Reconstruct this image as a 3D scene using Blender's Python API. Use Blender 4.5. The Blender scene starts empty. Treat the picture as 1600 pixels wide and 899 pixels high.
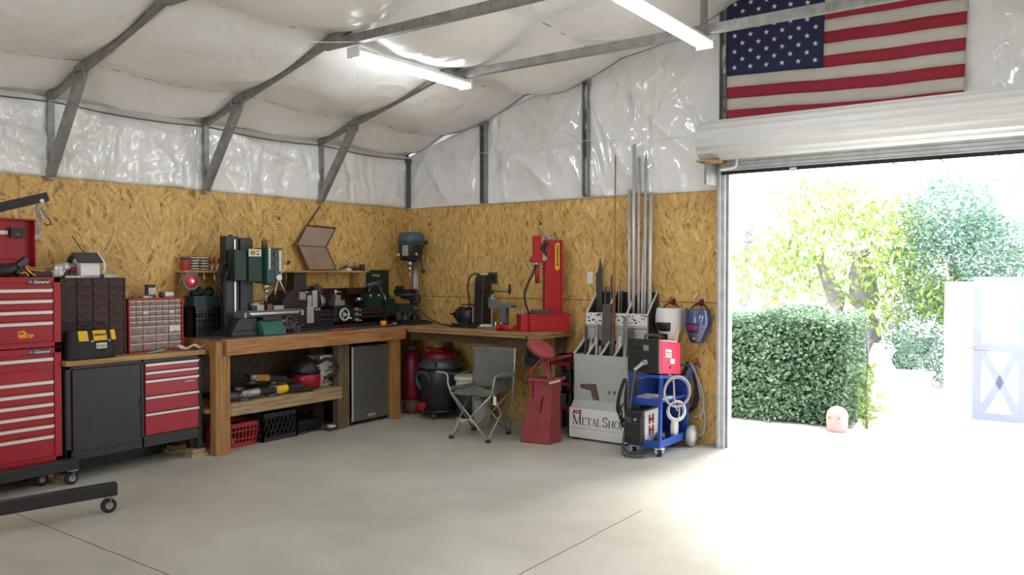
import bpy, bmesh, math, random
from mathutils import Vector, Matrix, noise
random.seed(7)
S = bpy.context.scene
COL = S.collection
PI = math.pi
V = Vector

# ---------------------------------------------------------------- materials
def mat(name, col, rough=.5, metal=0., spec=.5, var=0., vscale=8., bump=0., bscale=60., coat=0., emit=None, estr=0., trans=0., stretch=None):
    m = bpy.data.materials.new(name); m.use_nodes = True
    nt = m.node_tree; N = nt.nodes; L = nt.links
    b = N['Principled BSDF']
    b.inputs['Base Color'].default_value = (*col, 1)
    b.inputs['Roughness'].default_value = rough
    b.inputs['Metallic'].default_value = metal
    b.inputs['Specular IOR Level'].default_value = spec
    b.inputs['Coat Weight'].default_value = coat
    if trans: b.inputs['Transmission Weight'].default_value = trans
    if emit:
        b.inputs['Emission Color'].default_value = (*emit, 1); b.inputs['Emission Strength'].default_value = estr
    tc = N.new('ShaderNodeTexCoord'); src = tc.outputs['Object']
    if stretch:
        mp = N.new('ShaderNodeMapping'); mp.inputs['Scale'].default_value = stretch
        L.new(src, mp.inputs['Vector']); src = mp.outputs['Vector']
    nz = N.new('ShaderNodeTexNoise'); nz.inputs['Scale'].default_value = vscale; nz.inputs['Detail'].default_value = 5
    L.new(src, nz.inputs['Vector'])
    r = N.new('ShaderNodeValToRGB')
    v = max(var, .02)
    r.color_ramp.elements[0].position = .3; r.color_ramp.elements[1].position = .7
    r.color_ramp.elements[0].color = (*[c*(1-v) for c in col], 1)
    r.color_ramp.elements[1].color = (*[min(1, c*(1+v)) for c in col], 1)
    L.new(nz.outputs['Fac'], r.inputs['Fac']); L.new(r.outputs['Color'], b.inputs['Base Color'])
    if bump:
        n2 = N.new('ShaderNodeTexNoise'); n2.inputs['Scale'].default_value = bscale; n2.inputs['Detail'].default_value = 4
        L.new(src, n2.inputs['Vector'])
        bp = N.new('ShaderNodeBump'); bp.inputs['Strength'].default_value = bump; bp.inputs['Distance'].default_value = .01
        L.new(n2.outputs['Fac'], bp.inputs['Height']); L.new(bp.outputs['Normal'], b.inputs['Normal'])
    return m

def wood(name, c0, c1, stretch, rough=.6, scale=6.):
    m = bpy.data.materials.new(name); m.use_nodes = True
    nt = m.node_tree; N = nt.nodes; L = nt.links; b = N['Principled BSDF']
    b.inputs['Roughness'].default_value = rough
    tc = N.new('ShaderNodeTexCoord'); mp = N.new('ShaderNodeMapping'); mp.inputs['Scale'].default_value = stretch
    nz = N.new('ShaderNodeTexNoise'); nz.inputs['Scale'].default_value = scale; nz.inputs['Detail'].default_value = 6; nz.inputs['Distortion'].default_value = .6
    r = N.new('ShaderNodeValToRGB')
    r.color_ramp.elements[0].position = .33; r.color_ramp.elements[1].position = .66
    r.color_ramp.elements[0].color = (*c0, 1); r.color_ramp.elements[1].color = (*c1, 1)
    L.new(tc.outputs['Object'], mp.inputs['Vector']); L.new(mp.outputs['Vector'], nz.inputs['Vector'])
    L.new(nz.outputs['Fac'], r.inputs['Fac']); L.new(r.outputs['Color'], b.inputs['Base Color'])
    bp = N.new('ShaderNodeBump'); bp.inputs['Strength'].default_value = .15; bp.inputs['Distance'].default_value = .005
    L.new(nz.outputs['Fac'], bp.inputs['Height']); L.new(bp.outputs['Normal'], b.inputs['Normal'])
    return m

def osb_mat(name, axis):
    """strand board: random-direction flakes; axis = the wall normal's axis index"""
    m = bpy.data.materials.new(name); m.use_nodes = True
    nt = m.node_tree; N = nt.nodes; L = nt.links; b = N['Principled BSDF']
    b.inputs['Roughness'].default_value = .55; b.inputs['Specular IOR Level'].default_value = .35
    tc = N.new('ShaderNodeTexCoord'); sx = N.new('ShaderNodeSeparateXYZ'); L.new(tc.outputs['Object'], sx.inputs[0])
    cb = N.new('ShaderNodeCombineXYZ')
    L.new(sx.outputs[1 if axis == 0 else 0], cb.inputs[0]); L.new(sx.outputs[2], cb.inputs[1])
    # wobble
    wn = N.new('ShaderNodeTexNoise'); wn.inputs['Scale'].default_value = 14; L.new(cb.outputs[0], wn.inputs['Vector'])
    wa = N.new('ShaderNodeVectorMath'); wa.operation = 'SCALE'; wa.inputs['Scale'].default_value = .03
    L.new(wn.outputs['Color'], wa.inputs[0])
    ad = N.new('ShaderNodeVectorMath'); ad.operation = 'ADD'; L.new(cb.outputs[0], ad.inputs[0]); L.new(wa.outputs[0], ad.inputs[1])
    cols = []
    for k, (cs, sxx, syy) in enumerate(((7., 40., 9.), (11., 62., 13.))):
        v1 = N.new('ShaderNodeTexVoronoi'); v1.voronoi_dimensions = '2D'; v1.inputs['Scale'].default_value = cs
        L.new(ad.outputs[0], v1.inputs['Vector'])
        s1 = N.new('ShaderNodeSeparateColor'); L.new(v1.outputs['Color'], s1.inputs[0])
        an = N.new('ShaderNodeMath'); an.operation = 'MULTIPLY_ADD'; an.inputs[1].default_value = 2.0 if axis == 0 else 1.3; an.inputs[2].default_value = -1.0 if axis == 0 else -.65
        L.new(s1.outputs[0], an.inputs[0])
        vr = N.new('ShaderNodeVectorRotate'); vr.rotation_type = 'Z_AXIS'
        L.new(ad.outputs[0], vr.inputs['Vector']); L.new(an.outputs[0], vr.inputs['Angle'])
        mp = N.new('ShaderNodeMapping'); mp.inputs['Scale'].default_value = (sxx, syy, 1); L.new(vr.outputs[0], mp.inputs['Vector'])
        v2 = N.new('ShaderNodeTexVoronoi'); v2.voronoi_dimensions = '2D'; v2.inputs['Scale'].default_value = 1.0
        L.new(mp.outputs[0], v2.inputs['Vector'])
        s2 = N.new('ShaderNodeSeparateColor'); L.new(v2.outputs['Color'], s2.inputs[0])
        cols.append((s2, v2))
    r = N.new('ShaderNodeValToRGB'); e = r.color_ramp.elements
    e[0].position = 0; e[0].color = (.25, .14, .045, 1)
    e[1].position = 1; e[1].color = (.86, .66, .36, 1)
    for p, c in ((.14, (.41, .245, .080, 1)), (.30, (.60, .38, .125, 1)), (.62, (.69, .445, .150, 1)), (.85, (.77, .53, .205, 1))):
        q = e.new(p); q.color = c
    mx = N.new('ShaderNodeMix'); mx.data_type = 'FLOAT'; mx.inputs[0].default_value = .45
    L.new(cols[0][0].outputs[1], mx.inputs[2]); L.new(cols[1][0].outputs[1], mx.inputs[3])
    L.new(mx.outputs[0], r.inputs['Fac'])
    ns = N.new('ShaderNodeTexNoise'); ns.inputs['Scale'].default_value = 1.3; L.new(cb.outputs[0], ns.inputs['Vector'])
    hs = N.new('ShaderNodeMixRGB'); hs.blend_type = 'MULTIPLY'; hs.inputs[0].default_value = .35
    L.new(r.outputs['Color'], hs.inputs[1]); L.new(ns.outputs['Fac'], hs.inputs[2])
    gm = N.new('ShaderNodeMixRGB'); gm.blend_type = 'MULTIPLY'; gm.inputs[0].default_value = 1; gm.inputs[2].default_value = (1.18, 1.18, 1.18, 1)
    L.new(hs.outputs[0], gm.inputs[1])
    L.new(gm.outputs[0], b.inputs['Base Color'])
    bp = N.new('ShaderNodeBump'); bp.inputs['Strength'].default_value = .12; bp.inputs['Distance'].default_value = .004
    L.new(mx.outputs[0], bp.inputs['Height']); L.new(bp.outputs['Normal'], b.inputs['Normal'])
    return m

def concrete_mat(name):
    m = bpy.data.materials.new(name); m.use_nodes = True
    nt = m.node_tree; N = nt.nodes; L = nt.links; b = N['Principled BSDF']
    b.inputs['Roughness'].default_value = .6; b.inputs['Specular IOR Level'].default_value = .35
    tc = N.new('ShaderNodeTexCoord')
    n1 = N.new('ShaderNodeTexNoise'); n1.inputs['Scale'].default_value = .9; n1.inputs['Detail'].default_value = 8; n1.inputs['Roughness'].default_value = .65
    n2 = N.new('ShaderNodeTexNoise'); n2.inputs['Scale'].default_value = 5.5; n2.inputs['Detail'].default_value = 3
    n3 = N.new('ShaderNodeTexNoise'); n3.inputs['Scale'].default_value = 70; n3.inputs['Detail'].default_value = 3
    for n in (n1, n2, n3): L.new(tc.outputs['Object'], n.inputs['Vector'])
    r = N.new('ShaderNodeValToRGB')
    r.color_ramp.elements[0].position = .3; r.color_ramp.elements[1].position = .72
    r.color_ramp.elements[0].color = (.385, .365, .315, 1); r.color_ramp.elements[1].color = (.56, .54, .485, 1)
    L.new(n1.outputs['Fac'], r.inputs['Fac'])
    st = N.new('ShaderNodeValToRGB')   # few small dark oil spots
    st.color_ramp.elements[0].position = .735; st.color_ramp.elements[0].color = (1, 1, 1, 1)
    st.color_ramp.elements[1].position = .77; st.color_ramp.elements[1].color = (.55, .52, .48, 1)
    L.new(n2.outputs['Fac'], st.inputs['Fac'])
    mx = N.new('ShaderNodeMixRGB'); mx.blend_type = 'MULTIPLY'; mx.inputs[0].default_value = 1
    L.new(r.outputs['Color'], mx.inputs[1]); L.new(st.outputs['Color'], mx.inputs[2])
    L.new(mx.outputs[0], b.inputs['Base Color'])
    bp = N.new('ShaderNodeBump'); bp.inputs['Strength'].default_value = .06; bp.inputs['Distance'].default_value = .004
    L.new(n3.outputs['Fac'], bp.inputs['Height']); L.new(bp.outputs['Normal'], b.inputs['Normal'])
    return m

def leaf_mat(name, c0, c1, tl=.35):
    m = bpy.data.materials.new(name); m.use_nodes = True
    nt = m.node_tree; N = nt.nodes; L = nt.links; b = N['Principled BSDF']; out = N['Material Output']
    b.inputs['Roughness'].default_value = .45
    g = N.new('ShaderNodeNewGeometry'); r = N.new('ShaderNodeValToRGB')
    r.color_ramp.elements[0].color = (*c0, 1); r.color_ramp.elements[1].color = (*c1, 1)
    L.new(g.outputs['Random Per Island'], r.inputs['Fac']); L.new(r.outputs['Color'], b.inputs['Base Color'])
    t = N.new('ShaderNodeBsdfTranslucent'); L.new(r.outputs['Color'], t.inputs['Color'])
    mx = N.new('ShaderNodeMixShader'); mx.inputs[0].default_value = tl
    L.new(b.outputs[0], mx.inputs[1]); L.new(t.outputs[0], mx.inputs[2]); L.new(mx.outputs[0], out.inputs['Surface'])
    return m

M = {}
M['osbL'] = osb_mat('strand_board_long', 0)
M['osbG'] = osb_mat('strand_board_gable', 1)
def film_mat(name, col, rough, spec, b1, b2, st=(1, 1, 1)):
    m = mat(name, col, rough, spec=spec, var=.025, vscale=2.5)
    N = m.node_tree.nodes; L = m.node_tree.links; b = N['Principled BSDF']; tc = N['Texture Coordinate']
    mp = N.new('ShaderNodeMapping'); mp.inputs['Scale'].default_value = st; L.new(tc.outputs['Object'], mp.inputs['Vector'])
    prev = None
    for sc, dist, stg in ((1.6, .05, b1), (4.2, .014, b2)):
        n = N.new('ShaderNodeTexNoise'); n.inputs['Scale'].default_value = sc; n.inputs['Detail'].default_value = 2; n.inputs['Distortion'].default_value = 1.2
        L.new(mp.outputs[0], n.inputs['Vector'])
        a = N.new('ShaderNodeMath'); a.operation = 'SUBTRACT'; a.inputs[1].default_value = .5; L.new(n.outputs['Fac'], a.inputs[0])
        c = N.new('ShaderNodeMath'); c.operation = 'ABSOLUTE'; L.new(a.outputs[0], c.inputs[0])
        bp = N.new('ShaderNodeBump'); bp.invert = True; bp.inputs['Strength'].default_value = stg; bp.inputs['Distance'].default_value = dist*6
        L.new(c.outputs[0], bp.inputs['Height'])
        if prev: L.new(prev.outputs[0], bp.inputs['Normal'])
        prev = bp
    L.new(prev.outputs[0], b.inputs['Normal'])
    return m
M['film'] = film_mat('white_vapour_film', (.87, .875, .88), .11, 1., .55, .26, (1, 1, .5))
M['roof_film'] = film_mat('white_roof_film', (.83, .82, .815), .28, .55, .20, .10)
M['concrete'] = concrete_mat('concrete_floor')
M['pave'] = mat('pale_concrete_drive', (.62, .60, .56), .8, var=.08, vscale=2)
M['galv'] = mat('galvanised_steel', (.30, .30, .29), .5, metal=.55, var=.22, vscale=14)
M['galv_dark'] = mat('dull_dark_steel', (.13, .13, .125), .5, metal=.5, var=.2, vscale=10)
M['galv_light'] = mat('pale_steel', (.55, .56, .575), .42, metal=.35, var=.12, vscale=10)
M['white_metal'] = mat('white_painted_metal', (.90, .91, .91), .28, spec=.6)
M['white'] = mat('white_plastic', (.80, .80, .78), .4)
M['offwhite'] = mat('offwhite_paper', (.72, .70, .64), .8)
M['cream'] = mat('cream_plastic', (.66, .64, .56), .5, var=.05)
M['red'] = mat('red_enamel', (.36, .008, .022), .38, coat=.12, var=.06)
M['red_dark'] = mat('dark_red_enamel', (.17, .010, .014), .45, var=.1)
M['red_press'] = mat('press_red_paint', (.43, .011, .018), .4, var=.08)
M['red_dust'] = mat('dusty_red_paint', (.30, .045, .055), .6, var=.12)
M['red_plastic'] = mat('red_plastic', (.40, .03, .03), .45, var=.08)
M['magenta_red'] = mat('welder_red', (.80, .035, .10), .4)
M['pink_tape'] = mat('pink_red_label', (.55, .03, .06), .5)
M['black'] = mat('black_paint', (.018, .018, .020), .38, var=.1)
M['black_matte'] = mat('black_rubber', (.020, .020, .021), .75, var=.15)
M['grey_cast'] = mat('grey_cast_iron', (.12, .145, .145), .5, var=.15)
M['vac_red'] = mat('shaded_glossy_red', (.22, .010, .020), .4)  # red darkened to carry the shade under the bench
M['char'] = mat('charcoal_steel', (.027, .028, .027), .42, var=.12, vscale=6)
M['dark_steel'] = mat('dark_oily_steel', (.05, .05, .052), .35, metal=.6, var=.25, vscale=12)
M['steel'] = mat('bright_steel', (.62, .62, .60), .28, metal=.9, var=.08)
M['steel_dull'] = mat('dull_steel', (.38, .37, .35), .45, metal=.7, var=.15)
M['alu'] = mat('aluminium', (.66, .66, .66), .38, metal=.5)
M['handle'] = mat('satin_aluminium_handle', (.80, .78, .77), .35, metal=.3)
M['silver_door'] = mat('brushed_stainless', (.25, .25, .255), .36, metal=.75, var=.05, vscale=4, stretch=(30, 1, 1))
M['maroon'] = mat('maroon_machine_paint', (.026, .008, .009), .4, var=.15)
M['green'] = mat('machine_green', (.014, .075, .056), .4, var=.12)
M['teal'] = mat('teal_green_paint', (.030, .14, .11), .4, var=.1)
M['green_dark'] = mat('dark_green_paint', (.006, .030, .020), .45, var=.12)
M['bluegrey'] = mat('blue_grey_machine_paint', (.060, .115, .135), .42, var=.12)
M['bluegrey_dark'] = mat('dark_blue_grey_paint', (.030, .045, .055), .45, var=.12)
M['teal_dark'] = mat('dark_teal_plastic', (.020, .060, .070), .5)
M['brown'] = mat('brown_plastic', (.062, .026, .021), .6, var=.1)
M['brown_dark'] = mat('dark_brown_plastic', (.026, .013, .012), .5)
M['yellow'] = mat('tool_yellow', (.78, .48, .012), .5)
M['yellow_dull'] = mat('worn_tool_yellow', (.42, .22, .025), .5, var=.12)
M['orange'] = mat('orange_sticker', (.90, .34, .02), .5)
M['blue'] = mat('cart_blue_paint', (.018, .085, .42), .35, var=.06)
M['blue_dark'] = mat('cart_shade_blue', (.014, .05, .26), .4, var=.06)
M['lavender'] = mat('lavender_blue_trim', (.25, .27, .41), .6, var=.05)
M['canvas'] = mat('grey_polyester', (.15, .155, .14), .85, var=.1, bump=.2, bscale=400)
M['tube_grey'] = mat('grey_chair_tube', (.42, .42, .40), .35, metal=.5)
M['display_grey'] = mat('display_grey_paint', (.44, .45, .43), .5, var=.05)
M['display_light'] = mat('display_pale_panel', (.60, .60, .57), .5, var=.04)
M['cardboard'] = mat('grey_brown_board', (.34, .25, .19), .75, var=.08)
M['copper'] = mat('copper_rod', (.50, .20, .08), .4, metal=.7)
M['rust'] = mat('rusty_steel', (.17, .085, .05), .7, var=.3, vscale=20)
M['scale_steel'] = mat('mill_scale_bar', (.12, .105, .10), .5, metal=.4, var=.15)
M['tan_strap'] = mat('tan_strap', (.42, .30, .12), .7)
M['purple'] = mat('lens_purple', (.16, .02, .12), .15)
M['navy'] = mat('glossy_navy_shell', (.05, .07, .17), .18, coat=.6, var=.35, vscale=7)
M['flag_red'] = mat('flag_red_cloth', (.34, .022, .045), .8, var=.04)
M['flag_white'] = mat('flag_white_cloth', (.62, .585, .535), .85, var=.05, vscale=4)
M['flag_blue'] = mat('flag_blue_cloth', (.018, .026, .085), .8)
M['ink'] = mat('black_ink', (.02, .02, .02), .6)
M['ink_brown'] = mat('brown_stamp_ink', (.14, .075, .03), .8)
M['ink_grey'] = mat('grey_ink', (.25, .25, .25), .7)
M['hose_grey'] = mat('grey_cable', (.42, .42, .43), .45)
M['clear_front'] = mat('milky_clear_drawer', (.25, .165, .155), .35, spec=.5, var=.35, vscale=24)
M['pot_pink'] = mat('pink_stone', (.62, .38, .36), .7, var=.12)
M['bark'] = mat('grey_bark', (.22, .20, .23), .9, var=.3, vscale=9)
M['stone_white'] = mat('pale_stone', (.80, .79, .76), .8, var=.05)
M['house_white'] = mat('white_board_siding', (.82, .83, .84), .7)
M['gunmetal'] = mat('gunmetal', (.09, .09, .10), .4, metal=.4)
M['green_label'] = mat('green_plastic_cup', (.05, .14, .05), .5)
M['mat_black'] = mat('rubber_bench_mat', (.050, .056, .060), .6, var=.15, vscale=5)
M['galv_fr'] = mat('wardrobe_grey', (.50, .49, .47), .6, var=.06)
M['top_oak'] = wood('worn_maple_top', (.30, .16, .05), (.52, .33, .13), (2.5, .4, 6))
M['bench_w'] = wood('stained_fir', (.27, .115, .035), (.47, .235, .085), (6, .5, 8))
M['bench_leg'] = wood('stained_fir_post', (.26, .125, .035), (.44, .24, .08), (8, 8, .5))
M['pallet_w'] = wood('pale_weathered_plank', (.26, .17, .085), (.47, .34, .19), (6, .5, 9))
M['leg_grey'] = wood('grey_brown_post', (.10, .065, .040), (.19, .13, .080), (8, 8, .5))
M['bench2_w'] = wood('gable_bench_plywood', (.25, .145, .055), (.46, .30, .13), (.5, 5, 14))
M['shelf_w'] = wood('pine_shelf', (.36, .19, .06), (.58, .35, .13), (6, .5, 8))
M['ply_dark'] = wood('dark_plywood_and_shade', (.045, .026, .012), (.10, .058, .028), (1, 3, 3))  # bench rail plywood; also stands in for shade behind the lower shelf
M['led'] = mat('led_diffuser', (.9, .9, .9), .4, emit=(.95, .98, 1.), estr=21.)
M['leaf_hedge'] = leaf_mat('hedge_leaf', (.075, .17, .09), (.34, .46, .31), .25)  # hedge green lightened to carry camera glare
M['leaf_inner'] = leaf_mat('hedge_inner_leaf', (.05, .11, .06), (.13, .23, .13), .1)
M['leaf_tree'] = leaf_mat('bright_tree_leaf', (.15, .27, .05), (.46, .53, .20), .45)
M['leaf_dark'] = leaf_mat('dark_bush_leaf', (.11, .23, .175), (.34, .46, .37), .25)  # bush green paled for the same camera glare
M['leaf_pale'] = leaf_mat('pale_far_leaf', (.22, .32, .22), (.42, .52, .40), .4)  # outdoor haze put into the leaf colour

# ---------------------------------------------------------------- mesh builder
WM = {}
def frame(d, up=(0, 0, 1)):
    z = V(d).normalized(); u = V(up)
    if abs(z.dot(u)) > .98: u = V((1, 0, 0)) if abs(z.x) < .9 else V((0, 1, 0))
    x = u.cross(z).normalized(); y = z.cross(x)
    return x, y, z

class MB:
    def __init__(s): s.v = []; s.f = []; s.m = []; s.s = []; s.mi = 0
    def add(s, vs, fs, smooth=False):
        o = len(s.v); s.v += [tuple(v) for v in vs]
        for f in fs: s.f.append([i+o for i in f]); s.m.append(s.mi); s.s.append(smooth)
        return s
    def use(s, i): s.mi = i; return s
    def box(s, x0, x1, y0, y1, z0, z1):
        return s.add([(x0,y0,z0),(x1,y0,z0),(x1,y1,z0),(x0,y1,z0),(x0,y0,z1),(x1,y0,z1),(x1,y1,z1),(x0,y1,z1)],
                     [(0,3,2,1),(4,5,6,7),(0,1,5,4),(1,2,6,5),(2,3,7,6),(3,0,4,7)])
    def bar(s, p0, p1, w, h, up=(0,0,1)):
        p0 = V(p0); p1 = V(p1); x, y, z = frame(p1-p0, up); vs = []
        for p in (p0, p1):
            for a, b in ((-1,-1),(1,-1),(1,1),(-1,1)): vs.append(p+x*(a*w/2)+y*(b*h/2))
        return s.add(vs, [(0,3,2,1),(4,5,6,7),(0,1,5,4),(1,2,6,5),(2,3,7,6),(3,0,4,7)])
    def cyl(s, p0, p1, r0, r1=None, n=16):
        if r1 is None: r1 = r0
        return s.lathe([(r0, 0), (r1, (V(p1)-V(p0)).length)], p0, V(p1)-V(p0), n)
    def lathe(s, prof, o, axis=(0,0,1), n=24, smooth=True, capped=True):
        x, y, z = frame(axis); o = V(o); vs = []; k = len(prof)
        for r, h in prof:
            for i in range(n):
                a = 2*PI*i/n; vs.append(o+z*h+x*(r*math.cos(a))+y*(r*math.sin(a)))
        fs = []
        for j in range(k-1):
            for i in range(n):
                fs.append((j*n+i, j*n+(i+1) % n, (j+1)*n+(i+1) % n, (j+1)*n+i))
        s.add(vs, fs, smooth)
        if capped:
            b = len(s.v)-k*n
            s.f.append([b+i for i in range(n)][::-1]); s.m.append(s.mi); s.s.append(False)
            s.f.append([b+(k-1)*n+i for i in range(n)]); s.m.append(s.mi); s.s.append(False)
        return s
    def tube(s, pts, r, n=8, sub=4, closed=False):
        P = [V(p) for p in pts]
        if sub > 1 and len(P) > 2:
            Q = []; m = len(P)
            rng = range(m) if closed else range(m-1)
            for i in rng:
                g = (lambda j: P[j % m]) if closed else (lambda j: P[max(0, min(m-1, j))])
                a, b, c, d = g(i-1), g(i), g(i+1), g(i+2)
                for t in range(sub):
                    u = t/sub
                    Q.append(.5*((2*b)+(c-a)*u+(2*a-5*b+4*c-d)*u*u+(3*b-a-3*c+d)*u**3))
            if not closed: Q.append(P[-1])
            P = Q
        m = len(P); vs = []; prev = None
        for i in range(m):
            t = (P[(i+1) % m]-P[i-1]) if closed else (P[min(i+1, m-1)]-P[max(i-1, 0)])
            if t.length < 1e-9: t = V((0,0,1))
            t.normalize()
            if prev is None: x, y, _ = frame(t)
            else:
                x = prev-t*prev.dot(t)
                x = x.normalized() if x.length > 1e-6 else frame(t)[0]
                y = t.cross(x)
            prev = x
            rr = r[min(i, len(r)-1)] if isinstance(r, (list, tuple)) else r
            for k in range(n):
                a = 2*PI*k/n; vs.append(P[i]+x*(rr*math.cos(a))+y*(rr*math.sin(a)))
        fs = []
        for i in range(m if closed else m-1):
            j = (i+1) % m
            for k in range(n): fs.append((i*n+k, i*n+(k+1) % n, j*n+(k+1) % n, j*n+k))
        s.add(vs, fs, True)
        if not closed:
            b = len(s.v)-m*n
            s.f.append([b+k for k in range(n)][::-1]); s.m.append(s.mi); s.s.append(False)
            s.f.append([b+(m-1)*n+k for k in range(n)]); s.m.append(s.mi); s.s.append(False)
        return s
    def prism(s, poly, plane, a, b):
        idx = {'xy': (0,1,2), 'xz': (0,2,1), 'yz': (1,2,0)}[plane]; n = len(poly); vs = []
        for c in (a, b):
            for p, q in poly:
                t = [0,0,0]; t[idx[0]] = p; t[idx[1]] = q; t[idx[2]] = c; vs.append(t)
        return s.add(vs, [tuple(range(n))[::-1], tuple(range(n, 2*n))]+[(i, (i+1) % n, n+(i+1) % n, n+i) for i in range(n)])
    def ball(s, c, r, nu=16, nv=10, cut=None):
        r = (r, r, r) if not isinstance(r, (tuple, list)) else r; c = V(c); vs = []
        for j in range(nv+1):
            t = PI*j/nv
            for i in range(nu):
                a = 2*PI*i/nu
                vs.append((c.x+r[0]*math.sin(t)*math.cos(a), c.y+r[1]*math.sin(t)*math.sin(a), c.z+r[2]*math.cos(t)))
        return s.add(vs, [(j*nu+i, j*nu+(i+1) % nu, (j+1)*nu+(i+1) % nu, (j+1)*nu+i) for j in range(nv) for i in range(nu)], True)
    def ring(s, c, axis, R, r, n=24, k=8, sq=1.):
        x, y, z = frame(axis); c = V(c)
        return s.tube([c+x*(R*math.cos(2*PI*i/n))+y*(R*sq*math.sin(2*PI*i/n)) for i in range(n)], r, k, 1, True)
    def grid(s, fn, nu, nv, smooth=True):
        vs = [fn(i/nu, j/nv) for j in range(nv+1) for i in range(nu+1)]; w = nu+1
        return s.add(vs, [(j*w+i, j*w+i+1, (j+1)*w+i+1, (j+1)*w+i) for j in range(nv) for i in range(nu)], smooth)
    def text(s, body, pos, u, v, size, ext=.001, align='CENTER', sx=1., shear=0., bold=0.):
        cu = bpy.data.curves.new('lettering', 'FONT'); cu.body = body; cu.size = size; cu.extrude = ext
        cu.align_x = align; cu.align_y = 'CENTER'; cu.resolution_u = 3; cu.shear = shear; cu.offset = bold
        ob = bpy.data.objects.new('lettering', cu); COL.objects.link(ob)
        dg = bpy.context.evaluated_depsgraph_get(); me = bpy.data.meshes.new_from_object(ob.evaluated_get(dg))
        pos = V(pos); u = V(u).normalized(); v = V(v).normalized(); w = u.cross(v)
        s.add([pos+u*(p.co.x*sx)+v*p.co.y+w*p.co.z for p in me.vertices], [tuple(p.vertices) for p in me.polygons])
        bpy.data.objects.remove(ob); bpy.data.curves.remove(cu); bpy.data.meshes.remove(me)
        return s
    def build(s, name, mats, parent=None, bev=0., loc=None, label=None, local=False, sub=0, thick=0., seg=2):
        if not isinstance(mats, (list, tuple)): mats = [mats]
        me = bpy.data.meshes.new(name)
        if parent is not None:
            W = WM[parent.name]
            vs = s.v if local else [W @ V(p) for p in s.v]
        else:
            l = V(loc) if loc is not None else V((0,0,0))
            vs = s.v if local else [V(p)-l for p in s.v]
        me.from_pydata([tuple(p) for p in vs], [], s.f)
        for m in mats: me.materials.append(M[m])
        me.polygons.foreach_set('material_index', s.m); me.polygons.foreach_set('use_smooth', s.s)
        if not thick:
            bm = bmesh.new(); bm.from_mesh(me); bmesh.ops.recalc_face_normals(bm, faces=bm.faces); bm.to_mesh(me); bm.free()
        me.update()
        o = bpy.data.objects.new(name, me); COL.objects.link(o)
        if parent is not None:
            o.parent = parent; WM[o.name] = WM[parent.name]
        else:
            o.location = l; WM[o.name] = Matrix.Translation(l).inverted()
        if thick:
            md = o.modifiers.new('thickness', 'SOLIDIFY'); md.thickness = thick; md.offset = 0
        if bev:
            md = o.modifiers.new('bevel', 'BEVEL'); md.width = bev; md.segments = seg; md.limit_method = 'ANGLE'; md.angle_limit = .6
        if sub:
            md = o.modifiers.new('smooth', 'SUBSURF'); md.levels = sub; md.render_levels = sub
        if label: o['label'] = label
        return o

def tag(o, label, cat, group=None, kind=None):
    if label: o['label'] = label
    if cat: o['category'] = cat
    if group: o['group'] = group
    if kind: o['kind'] = kind
    return o
def thing(name, label, cat, loc=(0,0,0), rz=0., group=None):
    o = bpy.data.objects.new(name, None); COL.objects.link(o)
    o.empty_display_size = .05
    o.location = loc; o.rotation_euler = (0, 0, rz)
    WM[o.name] = (Matrix.Translation(V(loc)) @ Matrix.Rotation(rz, 4, 'Z')).inverted()
    return tag(o, label, cat, group)
def struct(o):
    o['kind'] = 'structure'; return o
def dup(root, loc, rz=0., label=None, group=None):
    r = root.copy(); COL.objects.link(r); r.location = loc; r.rotation_euler = (0, 0, rz)
    if label: r['label'] = label
    if group: r['group'] = group
    for c0 in list(root.children):
        c = c0.copy(); COL.objects.link(c); c.parent = r
        for g0 in list(c0.children):
            g = g0.copy(); COL.objects.link(g); g.parent = c
    return r
SKY = 4.8; SUN = 9.0; EXPO = .14
# ---------------------------------------------------------------- camera, world, sun
F = 1273.; TH = math.radians(35.8)
cam = bpy.data.cameras.new('camera'); cam.sensor_width = 36; cam.lens = F/1600*36; cam.clip_end = 300
co = bpy.data.objects.new('camera', cam); COL.objects.link(co)
co.location = (6.95, -7.43, 1.655); co.rotation_euler = (PI/2-math.atan(24.5/F), 0, TH)
S.camera = co
w = bpy.data.worlds.new('hazy_sky'); S.world = w; w.use_nodes = True
bg = w.node_tree.nodes['Background']; bg.inputs['Color'].default_value = (.90, .95, 1., 1); bg.inputs['Strength'].default_value = SKY
sun = bpy.data.lights.new('sun', 'SUN'); sun.energy = SUN; sun.angle = .55; sun.color = (1, .97, .90)
so = bpy.data.objects.new('sun', sun); COL.objects.link(so)
so.rotation_euler = V((.06, -.80, -.66)).to_track_quat('-Z', 'Y').to_euler()
so.location = (2, 10, 12)
S.view_settings.view_transform = 'Standard'; S.view_settings.look = 'None'; S.view_settings.gamma = 1
S.view_settings.use_curve_mapping = False; S.view_settings.exposure = EXPO
S.cycles.max_bounces = 10; S.cycles.diffuse_bounces = 6; S.cycles.glossy_bounces = 4

# ---------------------------------------------------------------- room shell
BAY = 1.415; RX = 5.6; YB = -11.32
def zr(x): return 3.04+.277*min(x, 2*RX-x)
fl = MB(); fl.box(-.15, 11.35, YB-.1, .16, -.12, 0)
struct(fl.build('floor', 'concrete'))
jt = MB()
rr = random.Random(3)
def crack(p0, p1, n):
    pts = [V(p0).lerp(V(p1), i/n)+V((rr.uniform(-.004, .004), rr.uniform(-.004, .004), 0)) for i in range(n+1)]
    for a, b in zip(pts, pts[1:]): jt.bar(a, b, .005, .003)
crack((4.395, -2.35, 0), (4.395, -11.2, 0), 60); crack((.9, -4.92, 0), (9.5, -5.02, 0), 60)
struct(jt.build('trim_1', 'rust')); 
gd = MB(); gd.box(-40, 60, .16, 70, -.14, -.015)
struct(gd.build('ground', 'pave'))

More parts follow.
